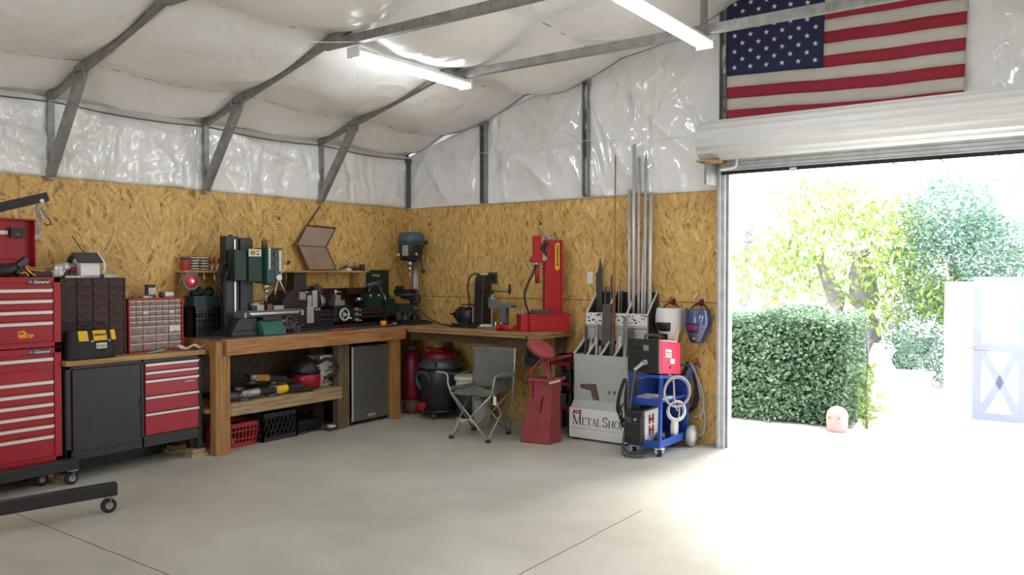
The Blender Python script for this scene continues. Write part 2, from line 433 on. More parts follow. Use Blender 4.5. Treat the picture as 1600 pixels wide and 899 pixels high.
def osb(name, axis, sheets, m, stamps=()):
    mb = MB()
    for a0, a1, z0, z1 in sheets:
        if axis == 0: mb.box(0-.014, 0, a0+.002, a1-.002, z0+.002, z1-.002)
        else: mb.box(a0+.002, a1-.002, 0, .014, z0+.002, z1-.002)
    mb.use(1)
    for a0, a1, z0, z1 in sheets:
        if axis == 0: mb.box(-.10, -.016, a0, a1, z0, z1+.003)
        else: mb.box(a0, a1, .016, .10, z0, z1+.003)
    mb.use(2)
    for u, z in stamps:     # printed grade stamp: rows of short dashes and a triangle
        def q(a, b, c, d):
            if axis == 0: mb.box(-.002, .0012, u+a, u+b, z+c, z+d)
            else: mb.box(u+a, u+b, -.0012, .002, z+c, z+d)
        for k in range(3): q(-.035, .035, -.03-.03*k, -.025-.03*k)
        for k in range(2): q(-.04, .03, .12+.035*k, .126+.035*k)
        tri = [(u-.025, z+.02), (u+.025, z+.02), (u, z+.062), (u-.006, z+.062)]
        mb.prism(tri[:3], 'yz' if axis == 0 else 'xz', -.0012, .0012)
    return struct(mb.build(name, [m, 'leg_grey', 'ink_brown'], bev=0))
osb('wall_left', 0, [(y0, y1, z0, z1) for y0, y1 in ((-2.03, 0), (-4.47, -2.03), (-6.91, -4.47), (-9.35, -6.91), (-11.3, -9.35)) for z0, z1 in ((0, 1.357), (1.36, 2.44))],
    'osbL', [(-1.95, 2.18), (-4.6, 2.1)])
osb('wall_gable', 1, [(x0, x1, z0, z1) for x0, x1 in ((0, .83), (.83, 3.27), (3.27, 4.04)) for z0, z1 in ((0, 1.357), (1.36, 2.44))] +
    [(7.3, 9.7, 0, 2.44), (9.7, 11.2, 0, 2.44)], 'osbG', [(.36, 2.2), (1.98, 2.15)])

def fold(a, b, s=1.):
    n = noise.noise(V((a*1.5, b*.8, s*3.1)))
    c = 1-abs(noise.noise(V((a*1.9+b*1.1, b*.5-a*.3, s*7.7+2))))
    d = 1-abs(noise.noise(V((a*4.2-b*2.2, b*1.4+a*.8, s*1.7+9))))
    g = noise.noise(V((a*7, b*3.3, s+4)))
    return .45*n+.62*c**7+.22*d**9+.06*g
def film(name, fn, nu, nv, m='film'):
    mb = MB(); mb.grid(fn, nu, nv); return struct(mb.build(name, m, thick=.004))
film('wall_left_film', lambda u, v: (.012+.075*fold(u*11.3, v*2, 1)*math.sin(PI*min(1, max(0, v)))**.5 if 0 < v < 1 else .004, -11.3*(1-u), 2.43+v*.66), 380, 24)
def gz(x, v, z0): return z0+v*(zr(x)+.02-z0)
film('wall_gable_film', lambda u, v: (lambda x: (x, -.010-.085*(.25 if 3.9 < x < 6.3 else 1.)*fold(x*1.1, gz(x, v, 2.43)*1.3, 5)*(math.sin(PI*v)**.5 if 0 < v < 1 else 0), gz(x, v, 2.43 if x <= 4.06 else (2.62 if x < 7.25 else 2.43))))(u*11.2), 300, 50)
ext = MB()   # outer cladding behind the film
ext.box(-.16, 4.08, .10, .15, 0, 2.45); ext.box(7.25, 11.35, .10, .15, 0, 2.45)
ext.prism([(-.16, 2.45), (4.08, 2.45), (4.08, 2.62), (7.25, 2.62), (7.25, 2.45), (11.35, 2.45), (11.35, 3.15), (5.6, 4.72), (-.16, 3.15)], 'xz', .10, .15)
struct(ext.build('wall_outer', 'white_metal'))
wr = MB(); wr.box(11.2, 11.3, YB, .1, 0, 2.44); struct(wr.build('wall_right', 'osbL'))
film('wall_right_film', lambda u, v: (11.19-.02*fold(u*11, v*2, 4), -11.3*u, 2.42+v*.66), 60, 8)
wl = MB(); wl.box(-.16, -.11, YB, .12, 0, 3.1); struct(wl.build('wall_left_outer', 'white_metal'))
wb = MB(); wb.box(-.1, 3.4, YB-.1, YB, 0, 3.1); wb.box(6.6, 11.3, YB-.1, YB, 0, 3.1); wb.box(3.4, 6.6, YB-.1, YB, 2.6, 3.1)  # doorway opening added out of view, sized to let fill light in
wb.prism([(-.1, 3.1), (11.3, 3.1), (5.6, 4.7)], 'xz', YB-.1, YB); struct(wb.build('wall_back', 'white_metal'))

# roof film: hung under the purlins, sagging between the frames
PUR = 1.2
def ceil(u, v):
    x = u*11.2; y = YB*(1-v); xm = min(x, 11.2-x)
    fy = (-y/BAY) % 1.; fx = ((xm-.6)/PUR) % 1.
    sy = math.sin(PI*fy); sx = math.sin(PI*fx)
    t = min(1, max(0, (xm-1.75)/.6)); t = t*t*(3-2*t)
    e = min(1, xm/.25)
    sb = max(sy**.28 if sy > 0 else 0, .62*max(0, 1+y/.4))
    z = zr(x)+.075-.115*t-.055*sy*e-.14*sx*sb*e*(1-.25*t)
    z += .02*noise.noise(V((x*1.6, y*1.3, 3)))*sy+.016*(1-abs(noise.noise(V((x*1.5+y, y*3.2, 8)))))**4*sy
    if xm < .02: z = zr(x)+.03
    return (x, y, z)
film('ceiling', ceil, 300, 330, 'roof_film')
rf = MB(); rf.prism([(-.25, 3.22), (5.6, 4.84), (11.45, 3.22), (11.45, 3.27), (5.6, 4.90), (-.25, 3.27)], 'xz', YB-.3, .3)
struct(rf.build('roof', 'white_metal'))
# stitched seams along the purlin lines
for k in range(4):
    x = .6+PUR*k; mb = MB(); rs = random.Random(k)
    ys = 0.
    while ys > YB+.3:
        ln = rs.uniform(.05, .16); a = ceil(x/11.2, 1-ys/YB); b = ceil(x/11.2, 1-(ys-ln)/YB)
        mb.bar((a[0], a[1], a[2]-.003), (b[0], b[1], b[2]-.003), .007, .004); ys -= ln+rs.uniform(.0, .10)
    struct(mb.build('trim_%d' % (2+k), 'galv_dark'))
mb = MB(); pts = [(.055, -11.2+i*.35, 3.035-.03*math.sin(PI*((11.2-i*.35)/BAY % 1))) for i in range(33)]
mb.tube(pts, .006, 6, 2); struct(mb.build('trim_6', 'galv_dark'))
mb = MB(); mb.tube([(x*.12, -.05, ceil(x*.12/11.2, 1-.05/11.32)[2]-.004) for x in range(0, 46)], .0055, 6, 2)
struct(mb.build('trim_7', 'galv_dark'))
mb = MB(); mb.tube([(.1, -.06, 2.98), (1.23, -.075, 3.01), (2.0, -.06, 2.98), (2.58, -.08, 3.02), (3.3, -.06, 2.97), (3.95, -.06, 2.95)], .004, 6, 4)
struct(mb.build('trim_8', 'white'))
mb = MB(); mb.tube([(1.95, -4.25, 3.62), (1.9, -3.8, 3.47), (2.0, -3.3, 3.42), (2.1, -2.83, 3.5)], .004, 6, 6)
struct(mb.build('trim_9', 'white'))

# ---------------------------------------------------------------- roof frames
POS = {1: 'nearest the workbench corner', 2: 'above the workbench', 3: 'above the tool chest'}
for k in range(1, 7):
    y = -BAY*k
    if k <= 3: lab = ('first grey steel roof truss from the gable wall, tie crossing the flag',
                      'second grey steel roof truss from the gable wall, above the milling machine',
                      'grey steel roof truss at far left, knee brace ending above the hoist boom')[k-1]
    else: lab = 'grey steel roof truss behind the viewpoint'
    t = thing('roof_truss', lab, 'truss', (0, y, 2.44), group='roof trusses')
    def bx(n, p0, p1, wd, h, m='galv'): 
        mb = MB(); mb.bar(p0, p1, wd, h); return mb.build(n, m, t, bev=.004)
    for sd in (1, -1):
        X_ = lambda x: x if sd == 1 else 11.2-x
        bx('post', (X_(.035), y, 2.40), (X_(.035), y, 3.06), .055, .05)
        mb = MB()   # C-section rafter
        for a, b in ((0., 5.6),):
            mb.bar((X_(a), y, zr(a)+.035), (X_(b), y, zr(b)+.035), .055, .085)
            mb.bar((X_(a), y-.02, zr(a)-.01), (X_(b), y-.02, zr(b)-.01), .018, .012)
        mb.build('rafter', 'galv', t, bev=.004)
        mb = MB(); mb.bar((X_(.03), y, 2.44), (X_(.58), y, 3.21), .06, .075); 
        mb.build('knee_brace', 'galv', t, bev=.004)
        mb = MB(); mb.box(min(X_(.50), X_(.66)), max(X_(.50), X_(.66)), y-.036, y-.030, 3.12, 3.24)
        mb.use(1)
        for q in range(3): mb.cyl((X_(.53+.045*q), y-.036, 3.19), (X_(.53+.045*q), y-.046, 3.19), .009, n=6)
        mb.build('gusset_plate', ['galv', 'galv_dark'], t)
    mb = MB(); mb.box(1.72, 9.48, y-.03, y+.03, 3.49, 3.56)
    mb.use(1)
    if k < 4:
        for q in range(90): mb.box(1.95+q*.05, 1.955+q*.05, y-.032, y-.029, 3.497, 3.553)
    mb.build('collar_tie', ['galv', 'steel_dull'], t, bev=.003)
    mb = MB(); mb.box(4.40, 4.45, y+.03, y+.06, 3.5, zr(4.42)); mb.build('hanger', 'galv', t)

for x, lab in ((.03, 'steel post standing in the back corner above the strand board'), (1.23, 'steel gable post left of centre, above the belt sander'),
               (2.585, 'tallest bare steel gable post, left of the upright pipes'), (4.075, 'steel gable post running up beside the left edge of the flag')):
    mb = MB(); z0 = 2.44 if x < 4 else 2.66
    for dx in (-.03, .03): mb.box(x+dx-.004, x+dx+.004, -.085, -.012, z0, zr(x)-.03)
    mb.box(x-.03, x+.03, -.022, -.014, z0, zr(x)-.03)
    mb.use(1)
    for q in range(5): mb.box(x-.008, x+.008, -.024, -.021, z0+.1+q*.13, z0+.14+q*.13)
    mb.use(0); mb.box(x-.045, x+.045, -.09, -.005, zr(x)-.06, zr(x)-.01)
    tag(mb.build('gable_post', ['galv_dark' if x < 1 else 'galv', 'black'], loc=(x, -.05, z0)), lab, 'post', 'gable posts')

# ---------------------------------------------------------------- roll-up door
mb = MB()
mb.box(4.04, 4.11, -.10, .10, 0, 2.66); mb.box(4.045, 4.075, -.13, -.10, 0, 2.62); mb.box(4.12, 4.135, -.06, .02, 0, 2.58)
mb.box(7.15, 7.25, -.10, .10, 0, 2.66); mb.box(4.0, 7.25, .02, .10, 2.60, 2.70)
d1 = struct(mb.build('door_1', 'galv_light', bev=.004))
mb = MB(); poly = []
for i in range(192):
    a = 2*PI*i/192; r = .178+.007*math.cos(a*16)*(1 if math.cos(a*16) > -.2 else .4)
    poly.append((-.30+r*math.cos(a), 2.853+r*math.sin(a)))
mb.prism(poly, 'yz', 3.97, 7.36); mb.s = [i > 1 for i in range(len(mb.s))]
mb.build('curtain_roll', 'white_metal', d1)
mb = MB(); mb.box(4.09, 7.16, -.15, -.11, 2.585, 2.60)
for q in range(3): mb.box(4.09, 7.16, -.145+.006*(q % 2), -.115, 2.602+q*.034, 2.634+q*.034)
mb.build('bottom_bar', 'galv_light', d1, bev=.003)
mb = MB(); mb.box(4.09, 7.16, -.145, -.12, 2.555, 2.585); mb.build('rubber_seal', 'black_matte', d1)
mb = MB(); mb.box(3.96, 4.14, -.42, -.05, 2.655, 2.672); mb.use(1); mb.box(4.03, 4.05, -.40, -.06, 2.45, 2.655)
mb.build('roll_bracket', ['bench2_w', 'galv'], d1)
mb = MB(); mb.tube([(4.09, -.17, 2.60), (4.18, -.17, 2.605), (4.235, -.17, 2.62), (4.25, -.17, 2.66), (4.25, -.17, 2.70)], .014, 8, 4)
mb.build('release_handle', 'white_metal', d1)
mb = MB()
for x in (5.5, 5.66, 5.85): mb.tube([(x, -.13, 2.60), (x+.03, -.14, 2.585), (x+.05, -.13, 2.56), (x+.09, -.13, 2.53)], .004, 6, 3)
mb.use(1); mb.box(4.72, 4.78, -.15, -.10, 2.545, 2.575)
mb.build('lock_bolt', ['black', 'white'], d1)

# ---------------------------------------------------------------- flag
SH = .104; FX0, FX1 = 4.125, 6.085; ZT = 3.468+7*SH
def fw(u, zt):   # u along the fly, zt distance below the top
    x = FX0+(FX1-FX0)*u-.02*u*zt
    y = -.075-.012*math.sin(u*11+zt*2)-.008*math.sin(u*23+1)-.010*zt
    return (x, y, ZT-zt-.068*u**.8+.008*math.sin(u*8))
mb = MB(); NU = 48
for r_ in range(13):
    mb.use(0 if r_ % 2 == 0 else 1)
    u0 = .44 if r_ < 7 else 0.
    mb.grid(lambda a, b: fw(u0+(1-u0)*a, (r_+b)*SH), int(NU*(1-u0)), 3)
mb.use(2); mb.grid(lambda a, b: fw(.44*a, 7*SH*b), 22, 14)
mb.use(3)
for r_ in range(9):
    for c_ in range(6 if r_ % 2 == 0 else 5):
        cu = (.44/12)*(1+2*c_+(r_ % 2)); cz = 7*SH*(r_+1)/10.
        vs = [fw(cu+(.026 if i % 2 == 0 else .0105)*math.sin(PI*i/5)/1.96, cz-(.026 if i % 2 == 0 else .0105)*math.cos(PI*i/5)) for i in range(10)]
        vs = [(p[0], p[1]-.0045, p[2]) for p in vs]; c = fw(cu, cz); vs.append((c[0], c[1]-.0045, c[2]))
        mb.add(vs, [(i, (i+1) % 10, 10) for i in range(10)])
tag(mb.build('flag', ['flag_red', 'flag_white', 'flag_blue', 'white'], loc=(FX0, -.08, 3.1), thick=.0012),
    'large red, white and blue stars and stripes flag pinned above the roll-up door', 'flag')

# ---------------------------------------------------------------- shop lights
def lamp(x, y0, y1, lab, cords=True):
    ym = (y0+y1)/2; t = thing('shop_light', lab, 'light', (x, ym, 3.40), group='hanging shop lights')
    mb = MB(); mb.prism([(x-.065, 3.44), (x+.065, 3.44), (x+.045, 3.475), (x-.045, 3.475)], 'xz', y0, y1); mb.build('housing', 'white_metal', t)
    mb = MB(); mb.prism([(x-.060, 3.44), (x-.055, 3.41), (x-.035, 3.398), (x+.035, 3.398), (x+.055, 3.41), (x+.060, 3.44)], 'xz', y0+.01, y1-.01); mb.build('diffuser', 'led', t)
    for e, yy in ((-1, y0), (1, y1)):
        mb = MB(); mb.box(x-.067, x+.067, yy-.012, yy+.012, 3.394, 3.478); mb.build('end_cap', 'white_metal', t)
        mb = MB(); mb.tube([(x, yy-e*.06, 3.475), (x, yy-e*.04, 3.50), (x, yy-e*.02, 3.525)], .003, 6, 2); mb.build('hook', 'steel', t)
    if cords:
        mb = MB(); mb.tube([(x, y0+.04, 3.40), (x+.002, y0+.04, 3.30), (x-.002, y0+.04, 3.22)], .0025, 6, 2); mb.build('pull_cord', 'white', t)
lamp(2.03, -2.80, -1.36, 'white tube shop light hanging left of centre under the two roof ties')
lamp(4.43, -2.80, -1.36, 'white tube shop light hanging at the top edge, close to the flag', False)
for x in (2.03, 4.43, 7.6):  # unseen lamps added to help light the room
    for k in (2, 3):
        if x < 3 and k == 2: continue
        lamp(x, -2.83*k-.05+.03, -2.83*k+1.42, 'unseen white tube light added in the bays behind the viewpoint', False)
lamp(7.6, -2.80, -1.36, 'unseen white tube light added beyond the right edge of the view', False)
# ================================================================ LEFT WALL
# ---------------------------------------------------------------- engine hoist
t = thing('engine_hoist', 'black engine hoist with a chain hanging from its raised boom and castered legs', 'hoist', (1.25, -5.95, 0))
def caster(mb_w, mb_f, x, y, z, r=.048, dirx=(1, .1, 0)):
    d = V(dirx).normalized(); c = V((x, y, r))
    mb_w.lathe([(r*.55, -.019), (r*.9, -.019), (r, -.012), (r, .012), (r*.9, .019), (r*.55, .019)], c, d, 20)
    mb_f.lathe([(r*.5, -.021), (r*.5, .021)], c, d, 14)
    mb_f.cyl(c-d*.028, c+d*.028, .009, n=8)
    for sg in (-1, 1):
        s0 = c+d*(.025*sg); mb_f.bar(s0, (s0.x-.0+.012, s0.y, z), .004, .034, d)
    mb_f.box(x-.03, x+.04, y-.035, y+.035, z-.008, z)
for tip, root in (((1.452, -4.485, .16), (1.20, -5.85, .16)), ((.478, -4.27, .16), (.50, -5.85, .16))):
    mb = MB(); mb.bar(root, tip, .07, .085); lg = mb.build('leg', 'black', t, bev=.004)
    a, b = MB(), MB(); d = (V(tip)-V(root)).normalized(); q = V(tip)-d*.05
    caster(a, b, q.x, q.y, .118, .05, (d.y, -d.x, 0)); cw = a.build('caster_wheel', 'black_matte', lg); b.build('caster_fork', 'steel_dull', lg)
mb = MB(); mb.box(.40, 1.45, -5.98, -5.86, .11, .21); mb.box(1.15, 1.26, -5.88, -5.80, .08, .22); mb.build('base_beam', 'red_dust', t, bev=.005)
mb = MB(); mb.bar((.93, -5.93, .2), (.93, -5.93, 1.85), .10, .10, (0, 1, 0)); mb.build('mast', 'black', t, bev=.004)
B0, B1 = V((.93, -5.93, 1.80)), V((1.0, -4.715, 2.178)); bd = (B1-B0).normalized()
mb = MB(); mb.bar(B0, B1, .06, .062); mb.build('boom', 'black', t, bev=.004)
mb = MB(); mb.cyl((.93, -5.86, .9), B0.lerp(B1, .35)-V((0, 0, .03)), .03); mb.build('hydraulic_ram', 'red', t)
pin = B1-bd*.05-V((0, 0, .018))
mb = MB(); mb.cyl(pin-V((.042, 0, 0)), pin+V((.042, 0, 0)), .012, n=12); mb.build('pin', 'white', t)
def chain(mb, a, b, n, R=.014, r=.0036):
    a, b = V(a), V(b)
    for i in range(n):
        c = a.lerp(b, (i+.5)/n); d = (b-a).normalized(); x, y, z = frame(d); k = x if i % 2 else y
        mb.tube([c+d*(R*1.3*math.cos(2*PI*j/10))+k*(R*.75*math.sin(2*PI*j/10)) for j in range(10)], r, 6, 1, True)
mb = MB(); p0 = pin-V((0, .02, .03))
chain(mb, p0, p0+V((0, .01, -.19)), 7); chain(mb, p0+V((0, .02, 0)), p0+V((0, .07, -.08)), 4); chain(mb, p0+V((0, .01, -.02)), p0+V((0, .035, -.13)), 5)
ch = mb.build('chain', 'steel_dull', t)
mb = MB(); h = p0+V((0, .005, -.19)); mb.ball(h-V((0, 0, .03)), (.018, .020, .036)); mb.build('hook_block', 'steel_dull', ch)
mb = MB(); h = p0+V((0, .07, -.08)); mb.tube([h, h+V((0, .018, -.02)), h+V((0, .02, -.045)), h+V((0, -.005, -.055)), h+V((0, -.022, -.04))], [.006, .007, .008, .007, .004]*5, 8, 4); mb.build('hook', 'rust', ch)

# ---------------------------------------------------------------- red tool chest
XF = .40; Y0, Y1 = -5.22, -4.345
t = thing('tool_chest', 'tall red rolling tool chest of drawers with its top lid standing open', 'tool chest', (.2, -4.78, 0))
def carcass(name, z0, z1, fronts):
    mb = MB(); mb.box(.03, XF-.012, Y0, Y1, z0, z1)
    mb.box(XF-.012, XF, Y0, Y0+.055, z0, z1); mb.box(XF-.012, XF, Y1-.055, Y1, z0, z1)
    mb.box(XF-.012, XF, Y0, Y1, z1-.045, z1); mb.box(XF-.012, XF, Y0, Y1, z0, z0+.035)
    return mb.build(name, 'red', t, bev=.004)
def logo(par, z):
    mb = MB(); mb.box(XF, XF+.003, -4.59, -4.425, z-.018, z+.018); mb.use(1)
    mb.text('General', (XF+.003, -4.492, z), (0, 1, 0), (0, 0, 1), .036, .0008, shear=.3, bold=.0006)
    mb.text('US', (XF+.003, -4.571, z), (0, 1, 0), (0, 0, 1), .026, .0008)
    mb.build('badge', ['black', 'alu'], par)
def drawers(par, zs):      # zs: list of (z_top, z_bottom)
    for za, zb in zs:
        mb = MB(); mb.box(XF-.012, XF-.002, Y0+.06, Y1-.060, zb+.004, za-.004)
        d = mb.build('drawer', 'red', par, bev=.003)
        mb = MB(); mb.box(XF-.002, XF+.012, Y0+.065, Y1-.066, za-.030, za-.008); mb.box(XF-.002, XF+.016, Y0+.065, Y1-.066, za-.012, za-.006)
        mb.build('handle', 'handle', d, bev=.002)
lo = carcass('cabinet', .19, 1.072, None); logo(lo, 1.045)
drawers(lo, [(1.0, .905)]+[(a, b) for a, b in ((.823, .735), (.733, .650), (.650, .565), (.565, .482), (.482, .402), (.400, .225))])
up = carcass('upper_chest', 1.078, 1.615, None); logo(up, 1.578)
drawers(up, [(1.53, 1.45), (1.447, 1.365), (1.363, 1.28), (1.278, 1.118)])
mb = MB(); mb.prism([(-4.66, 1.205), (-4.615, 1.215), (-4.60, 1.195), (-4.545, 1.178), (-4.56, 1.155), (-4.655, 1.158)], 'yz', XF-.002, XF)
mb.use(1); mb.ring((XF+.0005, -4.585, 1.178), (1, 0, 0), .012, .003, 14, 6); mb.box(XF, XF+.001, -4.65, -4.62, 1.185, 1.198)
mb.build('machine_sticker', ['orange', 'ink_brown'], up)
mb = MB(); mb.box(.05, .06, Y0, -4.40, 1.615, 2.07); mb.box(.06, .12, Y0, -4.40, 2.058, 2.07); mb.box(.06, .12, -4.412, -4.40, 1.62, 2.07); mb.box(.06, .12, Y0, Y0+.012, 1.62, 2.07)
mb.box(.06, .066, Y0, -4.41, 1.752, 1.758)
lid = mb.build('lid', 'red', up, bev=.003)
mb = MB(); mb.box(.03, .388, Y0+.01, Y1-.01, .12, .19); mb.build('rolling_base', 'char', t, bev=.004)
for yy in (Y1-.13, Y0+.13):
    for xx in (.33, .09):
        a, b = MB(), MB(); caster(a, b, xx, yy, .125, .05, (1, .2, 0)); cw = a.build('caster_wheel', 'black_matte', t); b.build('caster_fork', 'steel_dull', cw)
mb = MB(); mb.box(.069, .105, -4.575, -4.475, 1.925, 2.00); mb.use(1); mb.box(.105, .107, -4.535, -4.512, 1.946, 1.949)
mb.box(.067, .07, -4.66, -4.582, 1.945, 1.975)
tag(mb.build('magnetic_case', ['black', 'white'], loc=(.069, -4.525, 1.925)), 'small black case stuck inside the open red lid', 'case')
mb = MB(); mb.lathe([(.02, -.10), (.05, -.08), (.055, .0), (.04, .06), (.018, .09)], (.26, -4.68, 1.665), (.2, .9, .35), 16); mb.box(.22, .30, -4.60, -4.54, 1.616, 1.64)
mb.bar((.26, -4.60, 1.70), (.25, -4.53, 1.755), .05, .04); mb.bar((.25, -4.55, 1.74), (.255, -4.60, 1.63), .04, .04)
mb.use(1); mb.tube([(.31, -4.56, 1.69), (.32, -4.53, 1.65), (.33, -4.5, 1.624)], .007, 6, 4); mb.tube([(.32, -4.60, 1.64), (.33, -4.57, 1.65), (.335, -4.55, 1.622)], .006, 6, 4)
tag(mb.build('power_drill', ['black', 'yellow'], loc=(.26, -4.65, 1.616)), 'black power drill lying on top of the red chest', 'drill')
mb = MB(); mb.box(.05, .33, -4.52, -4.37, 1.616, 1.652); mb.use(1); mb.tube([(.30, -4.55, 1.70), (.27, -4.50, 1.672), (.25, -4.46, 1.668), (.24, -4.40, 1.66)], .012, 6, 4)
mb.tube([(.30, -4.53, 1.69), (.25, -4.44, 1.688), (.2, -4.3, 1.70)], .004, 6, 3)
tag(mb.build('socket_tray', ['brown_dark', 'tan_strap'], loc=(.2, -4.45, 1.616), bev=.004), 'dark tray with a tan strap on the right of the red chest top', 'tray')
mb = MB()
for i in range(7): mb.bar((.30+.012*(i % 3), -4.375+.012*i, 1.618), (.27+.02*(i % 4), -4.36+.012*i+.02, 1.665+.012*(i % 3)), .009, .006)
tag(mb.build('wire_clips', 'white', loc=(.3, -4.35, 1.615)), 'white wire clips heaped on the corner of the red chest', 'clips')

# ---------------------------------------------------------------- steel workbench with red drawers
XB = .42
t = thing('steel_workbench', 'dark steel workbench with a black door, red drawers and worn wooden top', 'workbench', (.22, -3.73, 0))
mb = MB(); mb.box(.02, XB-.012, -4.325, -3.135, .17, .915)
mb.box(XB-.012, XB, -4.325, -4.285, .17, .915); mb.box(XB-.012, XB, -3.71, -3.685, .17, .915); mb.box(XB-.012, XB, -4.325, -3.135, .885, .915); mb.box(XB-.012, XB, -4.325, -3.175, .17, .26)
mb.box(XB-.012, XB, -3.175, -3.135, .17, .915)
body = mb.build('cabinet_body', 'char', t, bev=.003)
mb = MB(); mb.box(.012, .02, -4.32, -3.14, .0, .20); mb.build('shade_sheet', 'char', t)  # dark sheet added to stand for the shade below the cabinet
for y in (-4.30, -3.155):
    for x in (.05, XB-.03):
        mb = MB(); mb.box(x-.025, x+.025, y-.022, y+.022, .07, .20); mb.build('foot', 'char', t)
mb = MB(); mb.box(0.015, XB+.03, -4.335, -3.115, .915, .957); mb.build('worktop', 'top_oak', t, bev=.006)
mb = MB(); mb.box(XB, XB+.014, -4.28, -3.722, .235, .882); d = mb.build('door', 'char', t, bev=.004)
mb = MB(); mb.box(XB+.014, XB+.02, -3.738, -3.729, .53, .60)
mb.build('handle', 'black', d)
zs = [.872, .800, .725, .585, .455, .262]
zt = [(.876, .812), (.806, .742), (.736, .602), (.596, .460), (.454, .272)]
for za, zb in zt:
    mb = MB(); mb.box(XB-.01, XB+.012, -3.678, -3.182, zb, za); d = mb.build('drawer', 'red', t, bev=.003)
    mb = MB(); mb.box(XB+.012, XB+.020, -3.680, -3.180, za-.020, za-.002); mb.box(XB+.012, XB+.028, -3.680, -3.180, za-.006, za); mb.build('handle', 'handle', d, bev=.002)
    if abs(za-.736) < .001:
        mb = MB(); mb.text('CRAFTSMAN', (XB+.0125, -3.265, .69), (0, 1, 0), (0, 0, 1), .017, .0006); mb.build('badge', 'handle', d)
for y, x, lab in ((-3.17, .36, 'weathered wood block under the right front foot of the steel workbench'), (-4.28, .36, 'wood block under the left front foot of the steel workbench'), (-3.17, .06, 'wood block under a rear foot of the steel workbench'), (-4.28, .06, 'wood block under the left rear foot of the steel workbench')):
    mb = MB(); mb.box(x-.05, x+(.10 if y > -4 else .055), y-.10, y+(.06 if y > -4 else .0), 0, .035); mb.box(x-.03, x+(.08 if y > -4 else .05), y-.08, y+(.05 if y > -4 else .0), .035, .07)
    tag(mb.build('wood_block', 'pallet_w', loc=(x, y, 0), bev=.003), lab, 'block', 'blocks under the steel workbench')
ZW = .957
# brown small-parts cabinet
t = thing('parts_cabinet', 'tall brown plastic cabinet of tiny drawers behind the tool bag', 'parts cabinet', (.13, -4.02, ZW))
mb = MB(); mb.box(.02, .235, -4.30, -3.742, ZW, 1.605); mb.box(.235, .25, -4.30, -4.285, ZW, 1.605); mb.box(.235, .25, -3.757, -3.742, ZW, 1.605)
for j in range(10): mb.box(.235, .250, -4.30, -3.742, ZW+.072*j-.003 if j else ZW, min(1.605, ZW+.072*j+.004))
mb.build('case', 'brown_dark', t)
for j in range(9):
    for c_ in range(4):
        ya = -4.283+c_*.132+.006; yb = ya+.120; za = ZW+.072*j+.006; zb = za+.060
        mb = MB(); mb.box(.22, .244, ya, yb, za, zb); mb.box(.244, .256, ya+.035, ya+.085, zb-.022, zb-.012); mb.box(.244, .262, ya, yb, za, za+.012)
        mb.build('drawer', 'brown', t)
# red clear-fronted cabinet
t = thing('parts_cabinet', 'red frame cabinet of milky clear drawers on the steel workbench', 'parts cabinet', (.15, -3.47, ZW))
RY0, RY1, RZ1 = -3.725, -3.215, 1.425
mb = MB(); mb.box(.04, .225, RY0, RY1, ZW, RZ1); mb.box(.225, .262, RY0, RY0+.012, ZW, RZ1); mb.box(.225, .262, RY1-.012, RY1, ZW, RZ1); mb.box(.225, .262, RY0, RY1, RZ1-.012, RZ1); mb.box(.225, .262, RY0, RY1, ZW, ZW+.012)
mb.build('case', 'red_press', t, bev=.002)
rows = [(8, .045)]*5+[(4, .072)]*3; z = RZ1-.016
for ri, (n_, hh) in enumerate(rows):
    for c_ in range(n_):
        wd = (RY1-RY0-.028)/n_; ya = RY0+.014+c_*wd+.003; yb = ya+wd-.006
        mb = MB(); mb.box(.22, .247, ya, yb, z-hh+.005, z-.002); mb.use(1); mb.box(.247, .252, ya, yb, z-.012, z-.003); mb.use(0); mb.box(.247, .258, (ya+yb)/2-.012, (ya+yb)/2+.012, z-hh+.014, z-hh+.019)
        if (ri, c_) in ((2, 2), (2, 6), (5, 3)): mb.use(2); mb.box(.247, .2485, ya+.004, yb-.006, z-hh+.012, z-.012)
        mb.build('drawer', ['clear_front', 'cream', 'offwhite'], t)
    z -= hh
# tool bag
t = thing('tool_bag', 'black tool bag with yellow pockets on the steel workbench', 'bag', (.36, -4.11, ZW))
mb = MB(); mb.grid(lambda u, v: (.36+.085*(1-.35*v**2)*(math.copysign(abs(math.cos(2*PI*u))**.5, math.cos(2*PI*u))), -4.11+.195*(1-.10*v)*(math.copysign(abs(math.sin(2*PI*u))**.45, math.sin(2*PI*u))), ZW+.225*v-.008*math.cos(4*PI*u)*v), 40, 8)
n0 = len(mb.v); mb.f.append(list(range(n0-41, n0-1))); mb.m.append(0); mb.s.append(False); mb.f.append(list(range(0, 40))); mb.m.append(0); mb.s.append(False)
bb = mb.build('body', 'black_matte', t)
for ya, yb in ((-4.228, -4.155), (-4.112, -4.006), (-3.968, -3.934)):
    mb = MB(); mb.add([(.432+.012, ya, 1.105), (.432+.012, yb, 1.105), (.412+.006, yb, 1.185), (.412+.006, ya, 1.185), (.40, ya, 1.10), (.40, yb, 1.10), (.39, yb, 1.18), (.39, ya, 1.18)], [(0, 1, 2, 3), (4, 7, 6, 5), (0, 4, 5, 1), (1, 5, 6, 2), (2, 6, 7, 3), (3, 7, 4, 0)])
    if abs(ya+4.112) < .01: mb.use(1); mb.text('DEWALT', (.434, -4.059, 1.150), (0, 1, 0), (-.26, 0, .96), .024, .001, bold=.0006)
    mb.build('pocket', ['yellow', 'black'], t)
mb = MB(); mb.box(.444, .448, -4.095, -4.012, 1.040, 1.085); mb.use(1)
for k in range(4): mb.box(.448, .449, -4.09+.019*k, -4.078+.019*k, 1.048, 1.072)
mb.build('patch', ['offwhite', 'ink_grey'], t)
